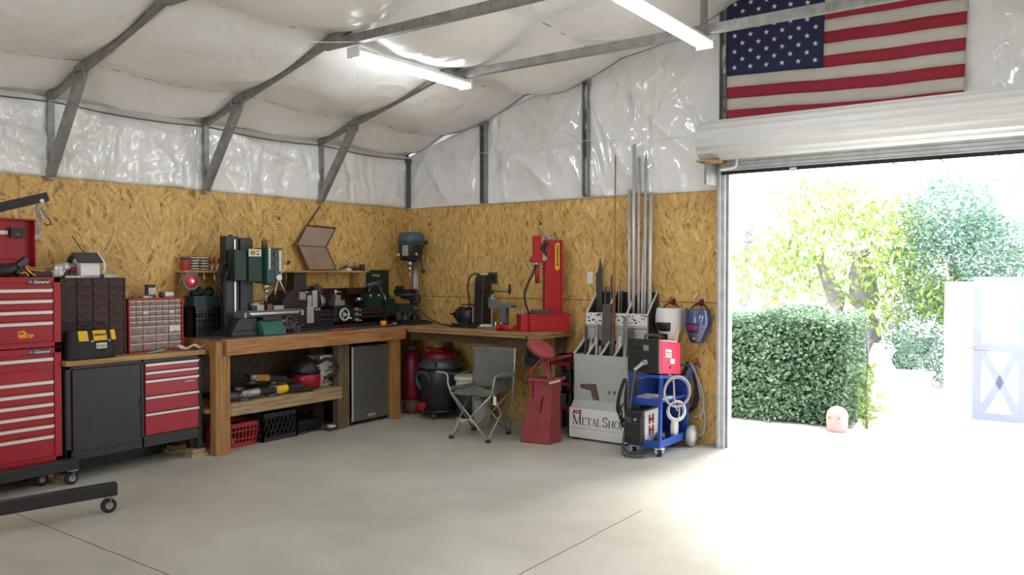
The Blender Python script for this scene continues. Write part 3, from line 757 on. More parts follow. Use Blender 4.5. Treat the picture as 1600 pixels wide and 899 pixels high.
mb = MB(); mb.tube([(.40, -4.14, 1.15), (.39, -4.13, 1.22), (.37, -4.08, 1.245), (.38, -4.0, 1.235), (.41, -3.99, 1.15)], .011, 8, 5); mb.build('carry_handle', 'black_matte', t)
mb = MB()
for y in (-4.13, -3.99): mb.ball((.447, y, 1.10), .008, 8, 6)
mb.build('rivet', 'white', t)
# on the brown cabinet
ZC = 1.605
t = thing('birdhouse', 'white model house with a dark roof on the brown cabinet', 'model house', (.15, -4.02, ZC+.02))
mb = MB(); mb.prism([(-4.10+.0, ZC+.021), (-3.945, ZC+.021), (-3.945, ZC+.135), (-4.10, ZC+.135)], 'yz', .08, .22); mb.prism([(.08, ZC+.135), (.22, ZC+.135), (.15, ZC+.19)], 'xz', -4.10, -3.945); mb.build('walls', 'white', t)
mb = MB(); mb.bar((.15, -4.03, ZC+.205), (.245, -4.03, ZC+.128), .012, .21, (0, 1, 0)); mb.bar((.15, -4.03, ZC+.205), (.055, -4.03, ZC+.128), .012, .21, (0, 1, 0)); mb.build('roof', 'gunmetal', t)
mb = MB(); mb.bar((.15, -3.927, ZC+.208), (.248, -3.927, ZC+.126), .018, .012, (0, 1, 0)); mb.bar((.15, -3.927, ZC+.208), (.052, -3.927, ZC+.126), .018, .012, (0, 1, 0))
mb.tube([(.24, -3.925, ZC+.13), (.25, -3.918, ZC+.09), (.225, -3.92, ZC+.04)], .010, 6, 4)
mb.build('gable_trim', 'white', t)
mb = MB()
for x, y0, y1, h in ((.10, -4.29, -4.2, .03), (.2, -4.24, -4.1, .02), (.15, -4.12, -3.93, .021), (.19, -3.92, -3.84, .03), (.12, -3.83, -3.76, .028)): mb.box(x-.05, x+.05, y0, y1, ZC, ZC+h)
tag(mb.build('metal_offcuts', 'steel_dull', loc=(.15, -4.02, ZC), bev=.002), 'flat grey metal offcuts under the model house on the brown cabinet', 'metal offcuts')
mb = MB(); mb.cyl((.17, -4.24, ZC+.078), (.17, -4.175, ZC+.10), .032); mb.cyl((.17, -4.29, ZC+.072), (.17, -4.22, ZC+.080), .04); mb.box(.13, .21, -4.30, -4.24, ZC+.03, ZC+.09)
tag(mb.build('duct_adapter', 'alu', loc=(.17, -4.24, ZC+.03)), 'shiny metal hose fitting beside the model house', 'fitting')
mb = MB(); mb.lathe([(.028, 0), (.028, .08), (.02, .10)], (.14, -4.13, ZC+.021), (0, 0, 1), 16); mb.use(1); mb.lathe([(.0285, .02), (.0285, .07)], (.14, -4.13, ZC+.021), (0, 0, 1), 16)
tag(mb.build('spray_can', ['steel_dull', 'red_dust'], loc=(.14, -4.13, ZC+.021)), 'short can against the left end of the model house', 'can')
mb = MB(); mb.cyl((.13, -4.125, 1.95), (.14, -4.03, ZC+.195), .005, n=8); mb.cyl((.12, -4.02, 1.88), (.14, -4.035, ZC+.2), .004, n=8)
tag(mb.build('thin_rod', 'rust', loc=(.14, -4.03, ZC+.2)), 'thin brown rods leaning over the model house roof', 'rod')
# on the red cabinet
ZR = RZ1
mb = MB(); mb.lathe([(.046, 0), (.046, .006), (.043, .01), (.043, .105), (.046, .11), (.046, .118)], (.13, -3.455, ZR), n=24); mb.use(1)
for k in range(5):
    a = -.6+k*.33; mb.box(.13+.0435*math.cos(a)-.002, .13+.0435*math.cos(a)+.002, -3.455+.0435*math.sin(a)-.005, -3.455+.0435*math.sin(a)+.005, ZR+.03, ZR+.09)
tag(mb.build('paint_can', ['gunmetal', 'offwhite'], loc=(.13, -3.455, ZR)), 'dark tin can standing on the red cabinet', 'can')
mb = MB(); mb.cyl((.20, -3.40, ZR+.027), (.2, -3.375, ZR+.027), .027, n=20); mb.cyl((.20, -3.375, ZR+.027), (.2, -3.27, ZR+.027), .022, n=20); mb.use(1); mb.cyl((.20, -3.366, ZR+.027), (.2, -3.28, ZR+.027), .0226, n=20)
tag(mb.build('caulk_tube', ['gunmetal', 'white'], loc=(.2, -3.34, ZR)), 'white and black tube lying on the red cabinet', 'tube')
mb = MB(); mb.box(.09, .21, -3.475, -3.235, ZR+.0, ZR+.018); mb.use(1); mb.box(.095, .205, -3.47, -3.24, ZR+.018, ZR+.024)
tag(mb.build('flat_box', ['pink_tape', 'offwhite'], loc=(.15, -3.36, ZR)), 'flat red box on the right of the red cabinet top', 'box') if 0 else None
mb = MB(); mb.box(.16, .24, -3.58, -3.52, ZR, ZR+.022); mb.box(.17, .23, -3.515, -3.49, ZR, ZR+.016)
tag(mb.build('tape_measure', 'steel_dull', loc=(.2, -3.55, ZR), bev=.004), 'small silver tape measure on the red cabinet', 'tape measure')
mb = MB(); mb.lathe([(.006, -.02), (.03, -.02), (.03, .02), (.006, .02)], (.09, -3.685, ZR+.035), (1, 0, 0), 20)
tag(mb.build('tape_roll', 'cream', loc=(.09, -3.685, ZR)), 'cream tape roll on the left of the red cabinet top', 'tape roll')
mb = MB()
for k in range(6): mb.bar((.33+.02*(k % 2), -3.60+.02*k, ZW+.004+.003*k), (.36-.01*k, -3.55+.022*k, ZW+.008+.006*(k % 3)), .06, .003)
mb.use(1); mb.bar((.34, -3.56, ZW+.02), (.36, -3.49, ZW+.035), .05, .004)
tag(mb.build('blister_packs', ['cream', 'teal'], loc=(.35, -3.55, ZW)), 'loose clear plastic packets in front of the red cabinet', 'packets')
mb = MB(); mb.grid(lambda u, v: (.33+.10*v, -3.33+.21*u, ZW+.026+.014*math.sin(u*9+v*4)+.010*math.sin(v*8)), 14, 8)
tag(mb.build('rag', 'offwhite', loc=(.36, -3.24, ZW), thick=.004), 'crumpled pale rag at the right end of the wooden worktop', 'rag')

# ---------------------------------------------------------------- wall shelf with its load
ZS = 1.672
t = thing('wall_shelf', 'long pine shelf on the strand board above the machines', 'shelf', (.06, -1.95, 1.64))
mb = MB(); mb.box(.001, .17, -3.14, -2.02, 1.648, 1.668); mb.box(.001, .17, -2.02, -.82, 1.648, 1.668); mb.build('board', 'shelf_w', t, bev=.002)
for y in (-3.12, -2.56, -1.9, -.95):
    mb = MB(); mb.box(.001, .02, y-.02, y+.02, 1.42, 1.648); mb.bar((.02, y, 1.46), (.13, y, 1.645), .03, .02, (0, 1, 0)); mb.build('bracket', 'bench_leg', t)
ZS = 1.668
def jar(y, x, r, h, cols, lab, nm='jar', cat='jar'):
    t = thing(nm, lab, cat, (x, y, ZS), group='jars and spools on the shelf')
    mb = MB(); mb.lathe([(r*.94, 0), (r, .006), (r, h*.72), (r*.9, h*.8)], (x, y, ZS), n=20); mb.build('body', cols[0], t)
    mb = MB(); mb.lathe([(r*.95, h*.8), (r*.95, h-.004), (r*.9, h)], (x, y, ZS), n=20); mb.build('lid', cols[1], t)
jar(-3.075, .075, .043, .125, ('red_plastic', 'gunmetal'), 'red jar at the left end of the shelf')
for y, lab in ((-2.985, 'striped coil spool beside the red jar on the shelf'), (-2.885, 'second striped coil spool from the red jar on the shelf')):
    t = thing('spool', lab, 'spool', (.08, y, ZS), group='jars and spools on the shelf')
    mb = MB(); mb.lathe([(.03, 0), (.03, .13)], (.08, y, ZS), n=16); mb.build('core', 'gunmetal', t)
    mb = MB()
    for k in range(5): mb.lathe([(.03, .008+.026*k), (.042, .008+.026*k), (.042, .02+.026*k), (.03, .02+.026*k)], (.08, y, ZS), n=20)
    mb.build('coil', 'cream', t)
for k, y in enumerate((-2.80, -2.75, -2.70, -2.655)):
    t = thing('pliers', 'red handled pliers standing on the shelf', 'pliers', (.08, y, ZS), group='red handled pliers')
    mb = MB(); mb.bar((.07, y-.012, ZS+.06), (.08, y+.004, ZS), .018, .010); mb.bar((.09, y+.012, ZS+.06), (.08, y+.001, ZS), .018, .010); mb.build('jaw', 'steel_dull', t)
    mb = MB(); mb.tube([(.07, y-.012, ZS+.06), (.065, y-.022, ZS+.09), (.075, y-.010, ZS+.125+.01*(k % 2))], .007, 8, 4); mb.tube([(.09, y+.012, ZS+.06), (.095, y+.024, ZS+.09), (.085, y+.014, ZS+.12)], .007, 8, 4); mb.build('grip', 'red_plastic', t)
mb = MB()
t = thing('paper_reel', 'round red reel hung under the left end of the shelf', 'reel', (.05, -3.09, 1.565))
mb = MB(); mb.lathe([(.085, -.012), (.085, .012)], (.185, -3.09, 1.57), (1, 0, 0), 32); mb.build('rim', 'grey_cast', t)
mb = MB(); mb.lathe([(.062, 0), (.062, .016), (.02, .018)], (.19, -3.09, 1.57), (1, 0, 0), 28); mb.build('disc', 'pink_tape', t)
mb = MB(); mb.ring((.208, -3.09, 1.57), (1, 0, 0), .02, .005, 16, 6); mb.cyl((.12, -3.09, 1.57), (.215, -3.09, 1.57), .010); mb.bar((.15, -3.09, 1.57), (.15, -3.09, 1.648), .01, .01); mb.build('hub', 'steel', t)
for k, y in enumerate((-3.0, -2.93, -2.82)):
    mb = MB(); mb.tube([(.15, y, 1.647), (.15, y, 1.60), (.155, y+.004, 1.575), (.162, y, 1.59)], .004, 6, 4); mb.ball((.152, y, 1.60), (.010, .010, .016), 10, 6)
    tag(mb.build('shelf_hook', 'alu', loc=(.15, y, 1.6)), 'small silver hook under the left part of the shelf', 'hook', 'hooks under the shelf')
# folded drawing board
t = thing('folded_board', 'grey folded cardboard panel standing open on the shelf', 'board', (.08, -1.5, ZS))
mb = MB(); mb.add([(.07, -1.62, ZS+.006), (.07, -1.235, ZS+.006), (.10, -1.41, 1.925), (.10, -1.79, 1.935), (.076, -1.62, ZS+.006), (.076, -1.235, ZS+.006), (.106, -1.41, 1.925), (.106, -1.79, 1.935)], [(0, 1, 2, 3), (4, 7, 6, 5), (0, 4, 5, 1), (1, 5, 6, 2), (2, 6, 7, 3), (3, 7, 4, 0)]); mb.build('lower_panel', 'cardboard', t)
mb = MB(); mb.add([(.10, -1.79, 1.936), (.10, -1.41, 1.926), (.05, -1.225, 2.14), (.05, -1.62, 2.152), (.106, -1.79, 1.936), (.106, -1.41, 1.926), (.056, -1.225, 2.14), (.056, -1.62, 2.152)], [(0, 1, 2, 3), (4, 7, 6, 5), (0, 4, 5, 1), (1, 5, 6, 2), (2, 6, 7, 3), (3, 7, 4, 0)]); mb.build('upper_panel', 'cardboard', t)
mb = MB(); mb.tube([(.065, -1.235, ZS+.009), (.09, -1.235-.08, 1.8)], .003, 6, 1)
mb.bar((.105, -1.79, 1.932), (.073, -1.61, ZS+.01), .012, .004); mb.bar((.055, -1.62, 2.15), (.055, -1.225, 2.14), .012, .018); mb.bar((.108, -1.79, 1.934), (.108, -1.41, 1.926), .006, .007); mb.bar((.108, -1.41, 1.926), (.06, -1.225, 2.14), .006, .010); mb.bar((.079, -1.62, ZS+.008), (.079, -1.235, ZS+.008), .008, .010); mb.bar((.108, -1.41, 1.926), (.079, -1.235, ZS+.01), .006, .007); mb.build('edge_tape', 'brown', t)
mb = MB(); mb.bar((.03, -1.79, 1.93), (.02, -1.41, 2.375), .008, .030, (1, 0, 0))
tag(mb.build('wooden_yardstick', 'leg_grey', loc=(.03, -1.6, 2.15)), 'thin dark stick slanting up the wall behind the folded board', 'stick')
mb = MB(); mb.bar((.10, -1.205, ZS+.014), (.09, -1.10, ZS+.05), .012, .02); mb.ball((.09, -1.10, ZS+.045), (.02, .025, .02), 10, 6); mb.use(1); mb.box(.06, .11, -1.11, -1.04, ZS, ZS+.028)
tag(mb.build('indicator_gauge', ['gunmetal', 'offwhite'], loc=(.09, -1.12, ZS)), 'small black gauge with pale base right of the folded board', 'gauge')
for y, lab in ((-1.015, 'left dark cup of the two on the shelf end'), (-.935, 'right dark cup of the two on the shelf end')):
    t = thing('tool_cup', lab, 'cup', (.09, y, ZS), group='cups on the shelf')
    mb = MB(); mb.lathe([(.030, 0), (.034, .035), (.032, .045)], (.09, y, ZS), n=18); mb.build('cup', 'gunmetal', t)
    for k in range(4):
        mb = MB(); a = k*1.6; mb.cyl((.09+.012*math.cos(a), y+.012*math.sin(a), ZS+.02), (.09+.022*math.cos(a), y+.022*math.sin(a), ZS+.095), .004, n=6); mb.build('bit', 'steel_dull', t)
t = thing('bit_holder', 'small black bit holder at the right end of the shelf', 'holder', (.09, -.855, ZS))
mb = MB(); mb.box(.07, .11, -.89, -.875, ZS, ZS+.075); mb.box(.07, .11, -.845, -.83, ZS, ZS+.075); mb.box(.07, .11, -.89, -.83, ZS+.028, ZS+.045); mb.build('frame', 'gunmetal', t, bev=.003)
mb = MB(); mb.cyl((.09, -.86, ZS+.045), (.09, -.86, ZS+.07), .006, n=8); mb.build('bit', 'steel', t)
# ---------------------------------------------------------------- main wooden workbench
ZB = 1.055
t = thing('wooden_workbench', 'long stained wood workbench with black rubber top and a lower plank shelf', 'workbench', (.28, -1.87, 0))
mb = MB(); mb.box(.005, .585, -3.05, -.70, 1.030, 1.044); mb.build('worktop', 'bench_w', t)
mb = MB(); mb.box(.01, .57, -3.04, -.71, 1.044, ZB); mb.build('rubber_mat', 'mat_black', t, bev=.003)
mb = MB(); mb.box(.555, .592, -3.0, -.665, .898, 1.034); mb.build('front_apron', 'bench_w', t, bev=.004)
for y, n in ((-3.055, 'end_apron'), (-.705, 'end_apron')):
    mb = MB(); mb.box(.01, .553, y-.018, y+.018, .90, 1.03); mb.build(n, 'bench_w', t, bev=.003)
for y0, y1, x0, x1, m in ((-3.085, -2.935, .46, .552, 'bench_leg'), (-.815, -.712, .46, .552, 'bench_leg'), (-1.582, -1.42, .40, .482, 'leg_grey'), (-3.06, -2.96, .02, .11, 'leg_grey'), (-.81, -.72, .02, .11, 'leg_grey'), (-1.56, -1.44, .02, .11, 'leg_grey')):
    mb = MB(); mb.box(x0, x1, y0, y1, 0, 1.03); mb.build('leg', m, t, bev=.005)
mb = MB()
for k in range(3): mb.box(.03+.173*k, .03+.173*k+.17, -2.93, -1.585, .415, .452)
mb.box(.475, .55, -2.93, -1.585, .335, .413); mb.box(.05, .12, -2.93, -1.585, .335, .413); mb.box(.1, .45, -3.11, -2.93, .375, .41)
mb.build('lower_shelf', 'pallet_w', t, bev=.003)
mb = MB(); mb.box(.004, .018, -2.955, -1.565, .02, 1.0); mb.build('back_panel', 'ply_dark', t)  # dark sheet added to paint the shade behind the lower shelf
# mini fridge
t = thing('mini_fridge', 'small black fridge with a dark stainless door under the workbench', 'fridge', (.25, -1.10, 0))
mb = MB(); mb.box(.03, .435, -1.385, -.822, .02, .862); mb.build('body', 'black', t, bev=.006)
mb = MB(); mb.box(.438, .478, -1.385, -.822, .045, .852); d = mb.build('door', 'silver_door', t, bev=.006)
mb = MB(); mb.box(.440, .486, -1.385, -1.365, .05, .85); mb.build('handle_edge', 'alu', d, bev=.003)
mb = MB(); mb.box(.478, .481, -1.15, -1.04, .075, .102); mb.use(1); mb.text('Magic Chef', (.4812, -1.095, .089), (0, 1, 0), (0, 0, 1), .018, .0004); mb.build('badge', ['alu', 'ink_grey'], d)
mb = MB(); mb.box(.44, .49, -1.10, -.99, .842, .86); mb.build('hinge', 'green_dark', t)
mb = MB()
for y in (-1.33, -.88):
    for x in (.08, .40): mb.cyl((x, y, 0), (x, y, .022), .02)
mb.build('foot', 'black_matte', t)
# milk crate on bench (left) with a teal bin above
def crate(name, x0, x1, y0, y1, z0, z1, m, lab, cat, rows=4, cols=7, diag=False, taper=0., group=None):
    t = thing(name, lab, cat, ((x0+x1)/2, (y0+y1)/2, z0), group=group); cx, cy = (x0+x1)/2, (y0+y1)/2
    def P(x, y, z):
        s = 1-taper*(1-(z-z0)/(z1-z0)); return (cx+(x-cx)*s, cy+(y-cy)*s, z)
    mb = MB()
    def q(p, r, w=.008, h=.012): mb.bar(P(*p), P(*r), w, h)
    mb.box(cx-(cx-x0)*(1-taper), cx+(cx-x0)*(1-taper), cy-(cy-y0)*(1-taper), cy+(cy-y0)*(1-taper), z0, z0+.008)
    mb.build('base', m, t)
    for ax, c in (('x', x1), ('x', x0), ('y', y0), ('y', y1)):
        mb = MB(); H = z1-z0
        def W(u, z): return (c, y0+(y1-y0)*u, z) if ax == 'x' else (x0+(x1-x0)*u, c, z)
        for zz, hh in [(z0+.02, .04), (z1-.02, .04)]+[(z0+H*(k+1)/(rows+0.), .014) for k in range(rows-1)]:
            if diag and .05 < (zz-z0)/H < .95 and hh < .03: continue
            mb.bar(P(*W(0, zz)), P(*W(1, zz)), .008, hh)
        for k in range(cols+1): 
            if diag and 0 < k < cols: continue
            mb.bar(P(*W(k/cols, z0)), P(*W(k/cols, z1)), .022 if k in (0, cols) else .013, .009)
        if diag:
            for k in range(-2, cols):
                for sgn in (1, -1):
                    u0, u1 = (k+.5)/cols, (k+2.2)/cols; za, zb = z0+.04, z1-.04
                    if sgn < 0: u0, u1 = u1, u0
                    lo_, hi_ = 0., 1.
                    for bnd in (0, 1):
                        f_ = (bnd-u0)/(u1-u0)
                        if u1 > u0: lo_, hi_ = (max(lo_, f_), hi_) if bnd == 0 else (lo_, min(hi_, f_))
                        else: lo_, hi_ = (max(lo_, f_), hi_) if bnd == 1 else (lo_, min(hi_, f_))
                    if hi_-lo_ > .05 and sgn > 0 or hi_-lo_ > .9:
                        mb.bar(P(*W(u0+(u1-u0)*lo_, za+(zb-za)*lo_)), P(*W(u0+(u1-u0)*hi_, za+(zb-za)*hi_)), .010, .008)
        mb.build('side_panel', m, t)
    return t
crate('plastic_crate', .012, .165, -3.045, -2.775, ZB, 1.335, 'black', 'black slotted crate on the workbench left of the milling machine', 'crate', 5, 8)
t = thing('storage_bin', 'dark teal bin of black parts on top of the workbench crate', 'bin', (.09, -2.915, 1.335))
mb = MB(); mb.box(.018, .158, -3.04, -2.78, 1.336, 1.43); mb.box(.01, .167, -3.048, -2.772, 1.412, 1.43); mb.use(1)
for k in range(5): mb.box(.1585, .160, -2.98+.035*k, -2.965+.035*k, 1.36, 1.39)
mb.build('bin_body', ['teal_dark', 'black'], t, bev=.004)
mb = MB()
for k in range(6): mb.ball((.085+.02*math.sin(k*2.1), -2.99+.034*k, 1.455+.018*math.sin(k*1.7)), (.05, .045, .035+.01*(k % 2)), 10, 6)
mb.build('black_parts', 'black_matte', t)

# ---------------------------------------------------------------- milling machine
t = thing('milling_machine', 'green bench milling machine with tall dark column and control panel', 'milling machine', (.25, -2.5, ZB))
mb = MB(); mb.box(.13, .22, -2.765, -2.62, ZB+.02, 1.99); mb.box(.13, .20, -2.62, -2.46, ZB+.02, 1.98); col_ = mb.build('column', 'black', t, bev=.005)
mb = MB(); mb.box(.20, .232, -2.612, -2.47, ZB+.14, 1.965); mb.build('cover_panel', 'char', col_, bev=.003)
mb = MB(); mb.box(.22, .235, -2.68, -2.665, 1.22, 1.96); mb.build('scale_rail', 'steel', col_)
mb = MB(); mb.cyl((.18, -2.68, 1.99), (.18, -2.68, 2.005), .02); mb.build('bolt', 'gunmetal', col_)
mb = MB(); mb.box(.235, .345, -2.755, -2.455, 1.57, 1.86); mb.box(.345, .37, -2.62, -2.455, 1.56, 1.86); hd = mb.build('head', 'green_dark', t, bev=.008)
mb = MB(); mb.box(.22, .42, -2.452, -2.275, 1.545, 1.885); pn = mb.build('control_panel', 'green', t, bev=.006)
mb = MB()
for k in range(3):
    z = 1.825-.082*k; mb.box(.42, .424, -2.40, -2.325, z-.032, z+.030); mb.cyl((.424, -2.36, z), (.440, -2.36, z), .022)
mb.build('dial', 'gunmetal', pn)
mb = MB(); mb.box(.42, .4225, -2.432, -2.412, 1.68, 1.88); mb.use(1)
for k in range(7): mb.box(.4225, .423, -2.43, -2.414, 1.69+.026*k, 1.697+.026*k)
mb.use(0); mb.box(.42, .4225, -2.312, -2.285, 1.66, 1.86); mb.use(1)
for k in range(10): mb.box(.4225, .423, -2.308, -2.289, 1.665+.019*k, 1.671+.019*k)
mb.build('scale_label', ['white', 'ink_grey'], pn)
mb = MB(); mb.box(.37, .373, -2.64+.02, -2.50+.02, 1.80, 1.87); mb.use(1); mb.cyl((.373, -2.575, 1.835), (.385, -2.575, 1.835), .022); mb.use(2); mb.box(.373, .374, -2.53, -2.51, 1.845, 1.857); mb.box(.373, .374, -2.53, -2.51, 1.815, 1.827)
mb.build('switch_plate', ['cream', 'yellow_dull', 'ink'], hd)
mb = MB(); mb.cyl((.30, -2.39, 1.885), (.30, -2.39, 1.955), .03); mb.use(1); mb.cyl((.30, -2.39, 1.955), (.30, -2.39, 1.985), .018); mb.box(.31, .34, -2.39, -2.355, 1.92, 1.965)
mb.build('drawbar_cap', ['rust', 'yellow_dull'], t)
mb = MB(); mb.cyl((.30, -2.37, 1.545), (.30, -2.37, 1.49), .036); mb.cyl((.30, -2.37, 1.49), (.30, -2.37, 1.45), .024); mb.cyl((.30, -2.37, 1.45), (.30, -2.37, 1.36), .008); mb.build('spindle', 'steel', t)
mb = MB(); h = V((.43, -2.33, 1.60)); mb.cyl((.40, -2.33, 1.60), (.45, -2.33, 1.60), .03)
for dy, dz in ((.14, .16), (.10, -.18), (-.05, -.20)):
    mb.cyl(h, h+V((0, dy, dz)), .007); mb.use(1); mb.cyl(h+V((0, dy*.8, dz*.8)), h+V((0, dy, dz)), .012); mb.use(0)
mb.build('feed_handle', ['steel', 'black'], t)
mb = MB(); mb.box(.195, .38, -2.66, -2.02, 1.228, 1.280); mb.use(1); mb.box(.38, .384, -2.60, -2.05, 1.247, 1.256); mb.box(.38, .383, -2.62, -2.03, 1.256, 1.270)
mb.use(2); mb.box(.195, .38, -2.66, -2.02, 1.280, 1.284); tb = mb.build('work_table', ['dark_steel', 'steel', 'steel_dull'], t, bev=.003)
mb = MB(); mb.box(.19, .39, -2.685, -2.66, 1.222, 1.275); mb.box(.19, .39, -2.02, -1.985, 1.222, 1.275); mb.cyl((.30, -1.985, 1.25), (.30, -1.95, 1.25), .034); mb.build('end_bracket', 'steel_dull', tb, bev=.004)
mb = MB(); mb.box(.2, .32, -2.49, -2.41, 1.284, 1.34); mb.ball((.26, -2.47, 1.34), (.05, .05, .03), 10, 6); mb.use(1); mb.box(.2, .3, -2.36, -2.30, 1.284, 1.345); mb.use(0); mb.box(.2, .3, -2.28, -2.16, 1.284, 1.325); mb.build('vise', ['steel_dull', 'rust'], tb, bev=.003)
mb = MB(); mb.prism([(.06, ZB), (.44, ZB), (.44, 1.10), (.38, 1.19), (.06, 1.19)], 'xz', -2.505, -2.245); mb.build('base', 'teal', t, bev=.006)
mb = MB(); mb.box(.06, .36, -2.80, -2.505, ZB, 1.10); mb.prism([(-2.78, 1.10), (-2.51, 1.10), (-2.51, 1.22), (-2.70, 1.22)], 'yz', .10, .34); mb.box(.18, .40, -2.48, -2.26, 1.19, 1.228); mb.build('saddle', 'char', t, bev=.005)
for k, (y, z, r) in enumerate(((-2.19, 1.17, .05), (-2.10, 1.11, .045))):
    mb = MB(); mb.ring((.42, y, z), (1, .2, 0), r, .010, 24, 8); mb.cyl((.36, y, z), (.44, y, z), .012)
    for a in range(3): mb.bar((.42, y, z), (.42, y+r*math.cos(a*2.1+.5), z+r*math.sin(a*2.1+.5)), .008, .012)
    mb.cyl((.42, y+r*.8, z+r*.5), (.47, y+r*.8, z+r*.5), .010); mb.build('handwheel', 'gunmetal', t)
mb = MB(); mb.cyl((.36, -2.245, 1.17), (.36, -2.19, 1.17), .02); mb.cyl((.36, -2.245, 1.11), (.40, -2.10, 1.11), .014); mb.build('lead_screw', 'steel_dull', t)
mb = MB(); mb.tube([(.24, -2.74, 1.74), (.26, -2.83, 1.72), (.25, -2.86, 1.58), (.24, -2.83, 1.50), (.23, -2.80, 1.46)], .010, 8, 5); mb.tube([(.25, -2.74, 1.70), (.28, -2.80, 1.62), (.26, -2.81, 1.52), (.25, -2.79, 1.12)], .012, 8, 5); mb.build('cable', 'black_matte', t)
t.location.x += .12; t.location.y -= .065

# ---------------------------------------------------------------- metal lathe
t = thing('metal_lathe', 'long dark maroon metal lathe on the rubber bench top', 'lathe', (.25, -1.35, ZB))
mb = MB(); mb.prism([(-2.16, ZB+.03), (-1.70, ZB+.03), (-1.70, 1.455), (-2.07, 1.465), (-2.18, 1.36), (-2.18, ZB+.05)], 'yz', .08, .36); hs = mb.build('headstock', 'maroon', t, bev=.006)
mb = MB(); mb.box(.36, .372, -1.865, -1.815, 1.30, 1.41); mb.box(.36, .372, -1.80, -1.74, 1.285, 1.46); mb.box(.36, .374, -1.875, -1.79, 1.125, 1.295); mb.use(1)
for k in range(6): mb.box(.372, .3725, -1.855, -1.825, 1.32+.014*k, 1.324+.014*k); mb.box(.374, .3745, -1.865, -1.80, 1.15+.022*k, 1.154+.022*k)
for k in range(9): mb.box(.372, .3725, -1.79, -1.75, 1.30+.016*k, 1.304+.016*k)
mb.build('chart_plate', ['display_grey', 'ink_grey'], hs)
mb = MB(); mb.box(.36, .385, -1.98, -1.90, 1.37, 1.45); mb.cyl((.36, -1.905, 1.43), (.41, -1.90, 1.45), .012); mb.build('gear_lever', 'steel_dull', hs)
for yy in (-1.765, -1.725):
    mb = MB(); mb.cyl((.36, yy, 1.262), (.39, yy, 1.262), .014); mb.build('knob', 'steel_dull', hs)
mb = MB(); mb.cyl((.24, -1.70, 1.34), (.24, -1.64, 1.34), .085, n=28); mb.use(1); mb.cyl((.24, -1.64, 1.34), (.24, -1.57, 1.34), .07, n=28)
for k in range(3): mb.box(.23+.03*math.cos(k*2.1), .25+.03*math.cos(k*2.1), -1.57, -1.54, 1.33+.04*math.sin(k*2.1), 1.35+.04*math.sin(k*2.1))
mb.build('chuck', ['dark_steel', 'steel_dull'], t)
mb = MB(); mb.box(.13, .35, -1.70, -.55, 1.155, 1.235); mb.box(.15, .19, -1.70, -.55, 1.235, 1.252); mb.box(.29, .33, -1.70, -.55, 1.235, 1.252); mb.use(1); mb.box(.35, .354, -1.70, -.55, 1.165, 1.173)
mb.cyl((.372, -1.72, 1.195), (.372, -.56, 1.195), .010); mb.cyl((.372, -1.72, 1.150), (.372, -.56, 1.150), .009); mb.build('bed', ['maroon', 'dark_steel'], t, bev=.003)
mb = MB(); mb.box(.14, .40, -2.14, -.53, ZB, ZB+.03); mb.box(.10, .36, -1.70, -1.5, ZB+.03, 1.155); mb.box(.10, .36, -.76, -.56, ZB+.03, 1.155); mb.build('chip_tray', 'black', t, bev=.004)
mb = MB(); mb.box(.075, .09, -1.72, -.745, ZB+.03, 1.47); mb.box(.075, .11, -1.72, -.745, 1.46, 1.475); mb.build('splash_guard', 'maroon', t)
mb = MB(); mb.box(.20, .385, -1.53, -1.20, 1.12, 1.25); mb.box(.15, .36, -1.50, -1.24, 1.252, 1.29); ca = mb.build('carriage', 'black', t, bev=.005)
mb = MB(); mb.ring((.415, -1.40, 1.195), (1, 0, 0), .062, .011, 28, 8); mb.cyl((.385, -1.40, 1.195), (.43, -1.40, 1.195), .018)
for a in range(3): mb.bar((.415, -1.40, 1.195), (.415, -1.40+.06*math.cos(a*2.1), 1.195+.06*math.sin(a*2.1)), .010, .010)
mb.cyl((.415, -1.345, 1.155), (.46, -1.345, 1.155), .009); mb.build('handwheel', 'alu', ca)
mb = MB(); mb.box(.2, .31, -1.44, -1.30, 1.29, 1.345); mb.box(.22, .29, -1.41, -1.34, 1.345, 1.40); mb.use(1); mb.cyl((.25, -1.38, 1.40), (.25, -1.38, 1.46), .012); mb.cyl((.25, -1.38, 1.44), (.25, -1.28, 1.43), .008); mb.build('tool_post', ['steel_dull', 'steel'], ca)
for y, z in ((-1.22, 1.245), (-1.215, 1.19), (-1.21, 1.13)):
    mb = MB(); mb.cyl((.385, y, z), (.42, y, z), .02); mb.bar((.41, y, z), (.428, y+.035, z-.01), .008, .008); mb.ball((.43, y+.035, z-.01), .012, 10, 6); mb.build('control_knob', 'steel_dull', ca)
mb = MB(); mb.box(.10, .20, -1.62, -1.52, 1.40, 1.50); mb.tube([(.16, -1.60, 1.47), (.16, -1.57, 1.52), (.16, -1.54, 1.47)], .012, 8, 4); mb.build('chuck_guard', 'gunmetal', t, bev=.004)
mb = MB(); mb.box(.10, .16, -1.12, -.84, 1.40, 1.47); mb.build('rear_box', 'maroon', t, bev=.004)
mb = MB(); mb.box(.245, .36, -2.03, -1.87, 1.466, 1.645); mb.box(.24, .365, -2.035, -1.865, 1.63, 1.65); mb.build('motor_cover', 'black', t, bev=.004)
mb = MB(); mb.prism([(-.97, 1.252), (-.74, 1.252), (-.76, 1.33), (-.78, 1.42), (-.92, 1.42), (-.95, 1.33)], 'yz', .16, .33); ts = mb.build('tailstock', 'green_dark', t, bev=.005)
mb = MB(); mb.cyl((.24, -.97, 1.345), (.24, -1.06, 1.345), .022); mb.ball((.33, -.93, 1.385), .016, 10, 8); mb.ball((.33, -.80, 1.385), .016, 10, 8); mb.cyl((.24, -.74, 1.345), (.24, -.66, 1.345), .02); mb.ring((.24, -.655, 1.345), (0, 1, 0), .05, .009, 20, 6); mb.build('quill', 'steel', ts)
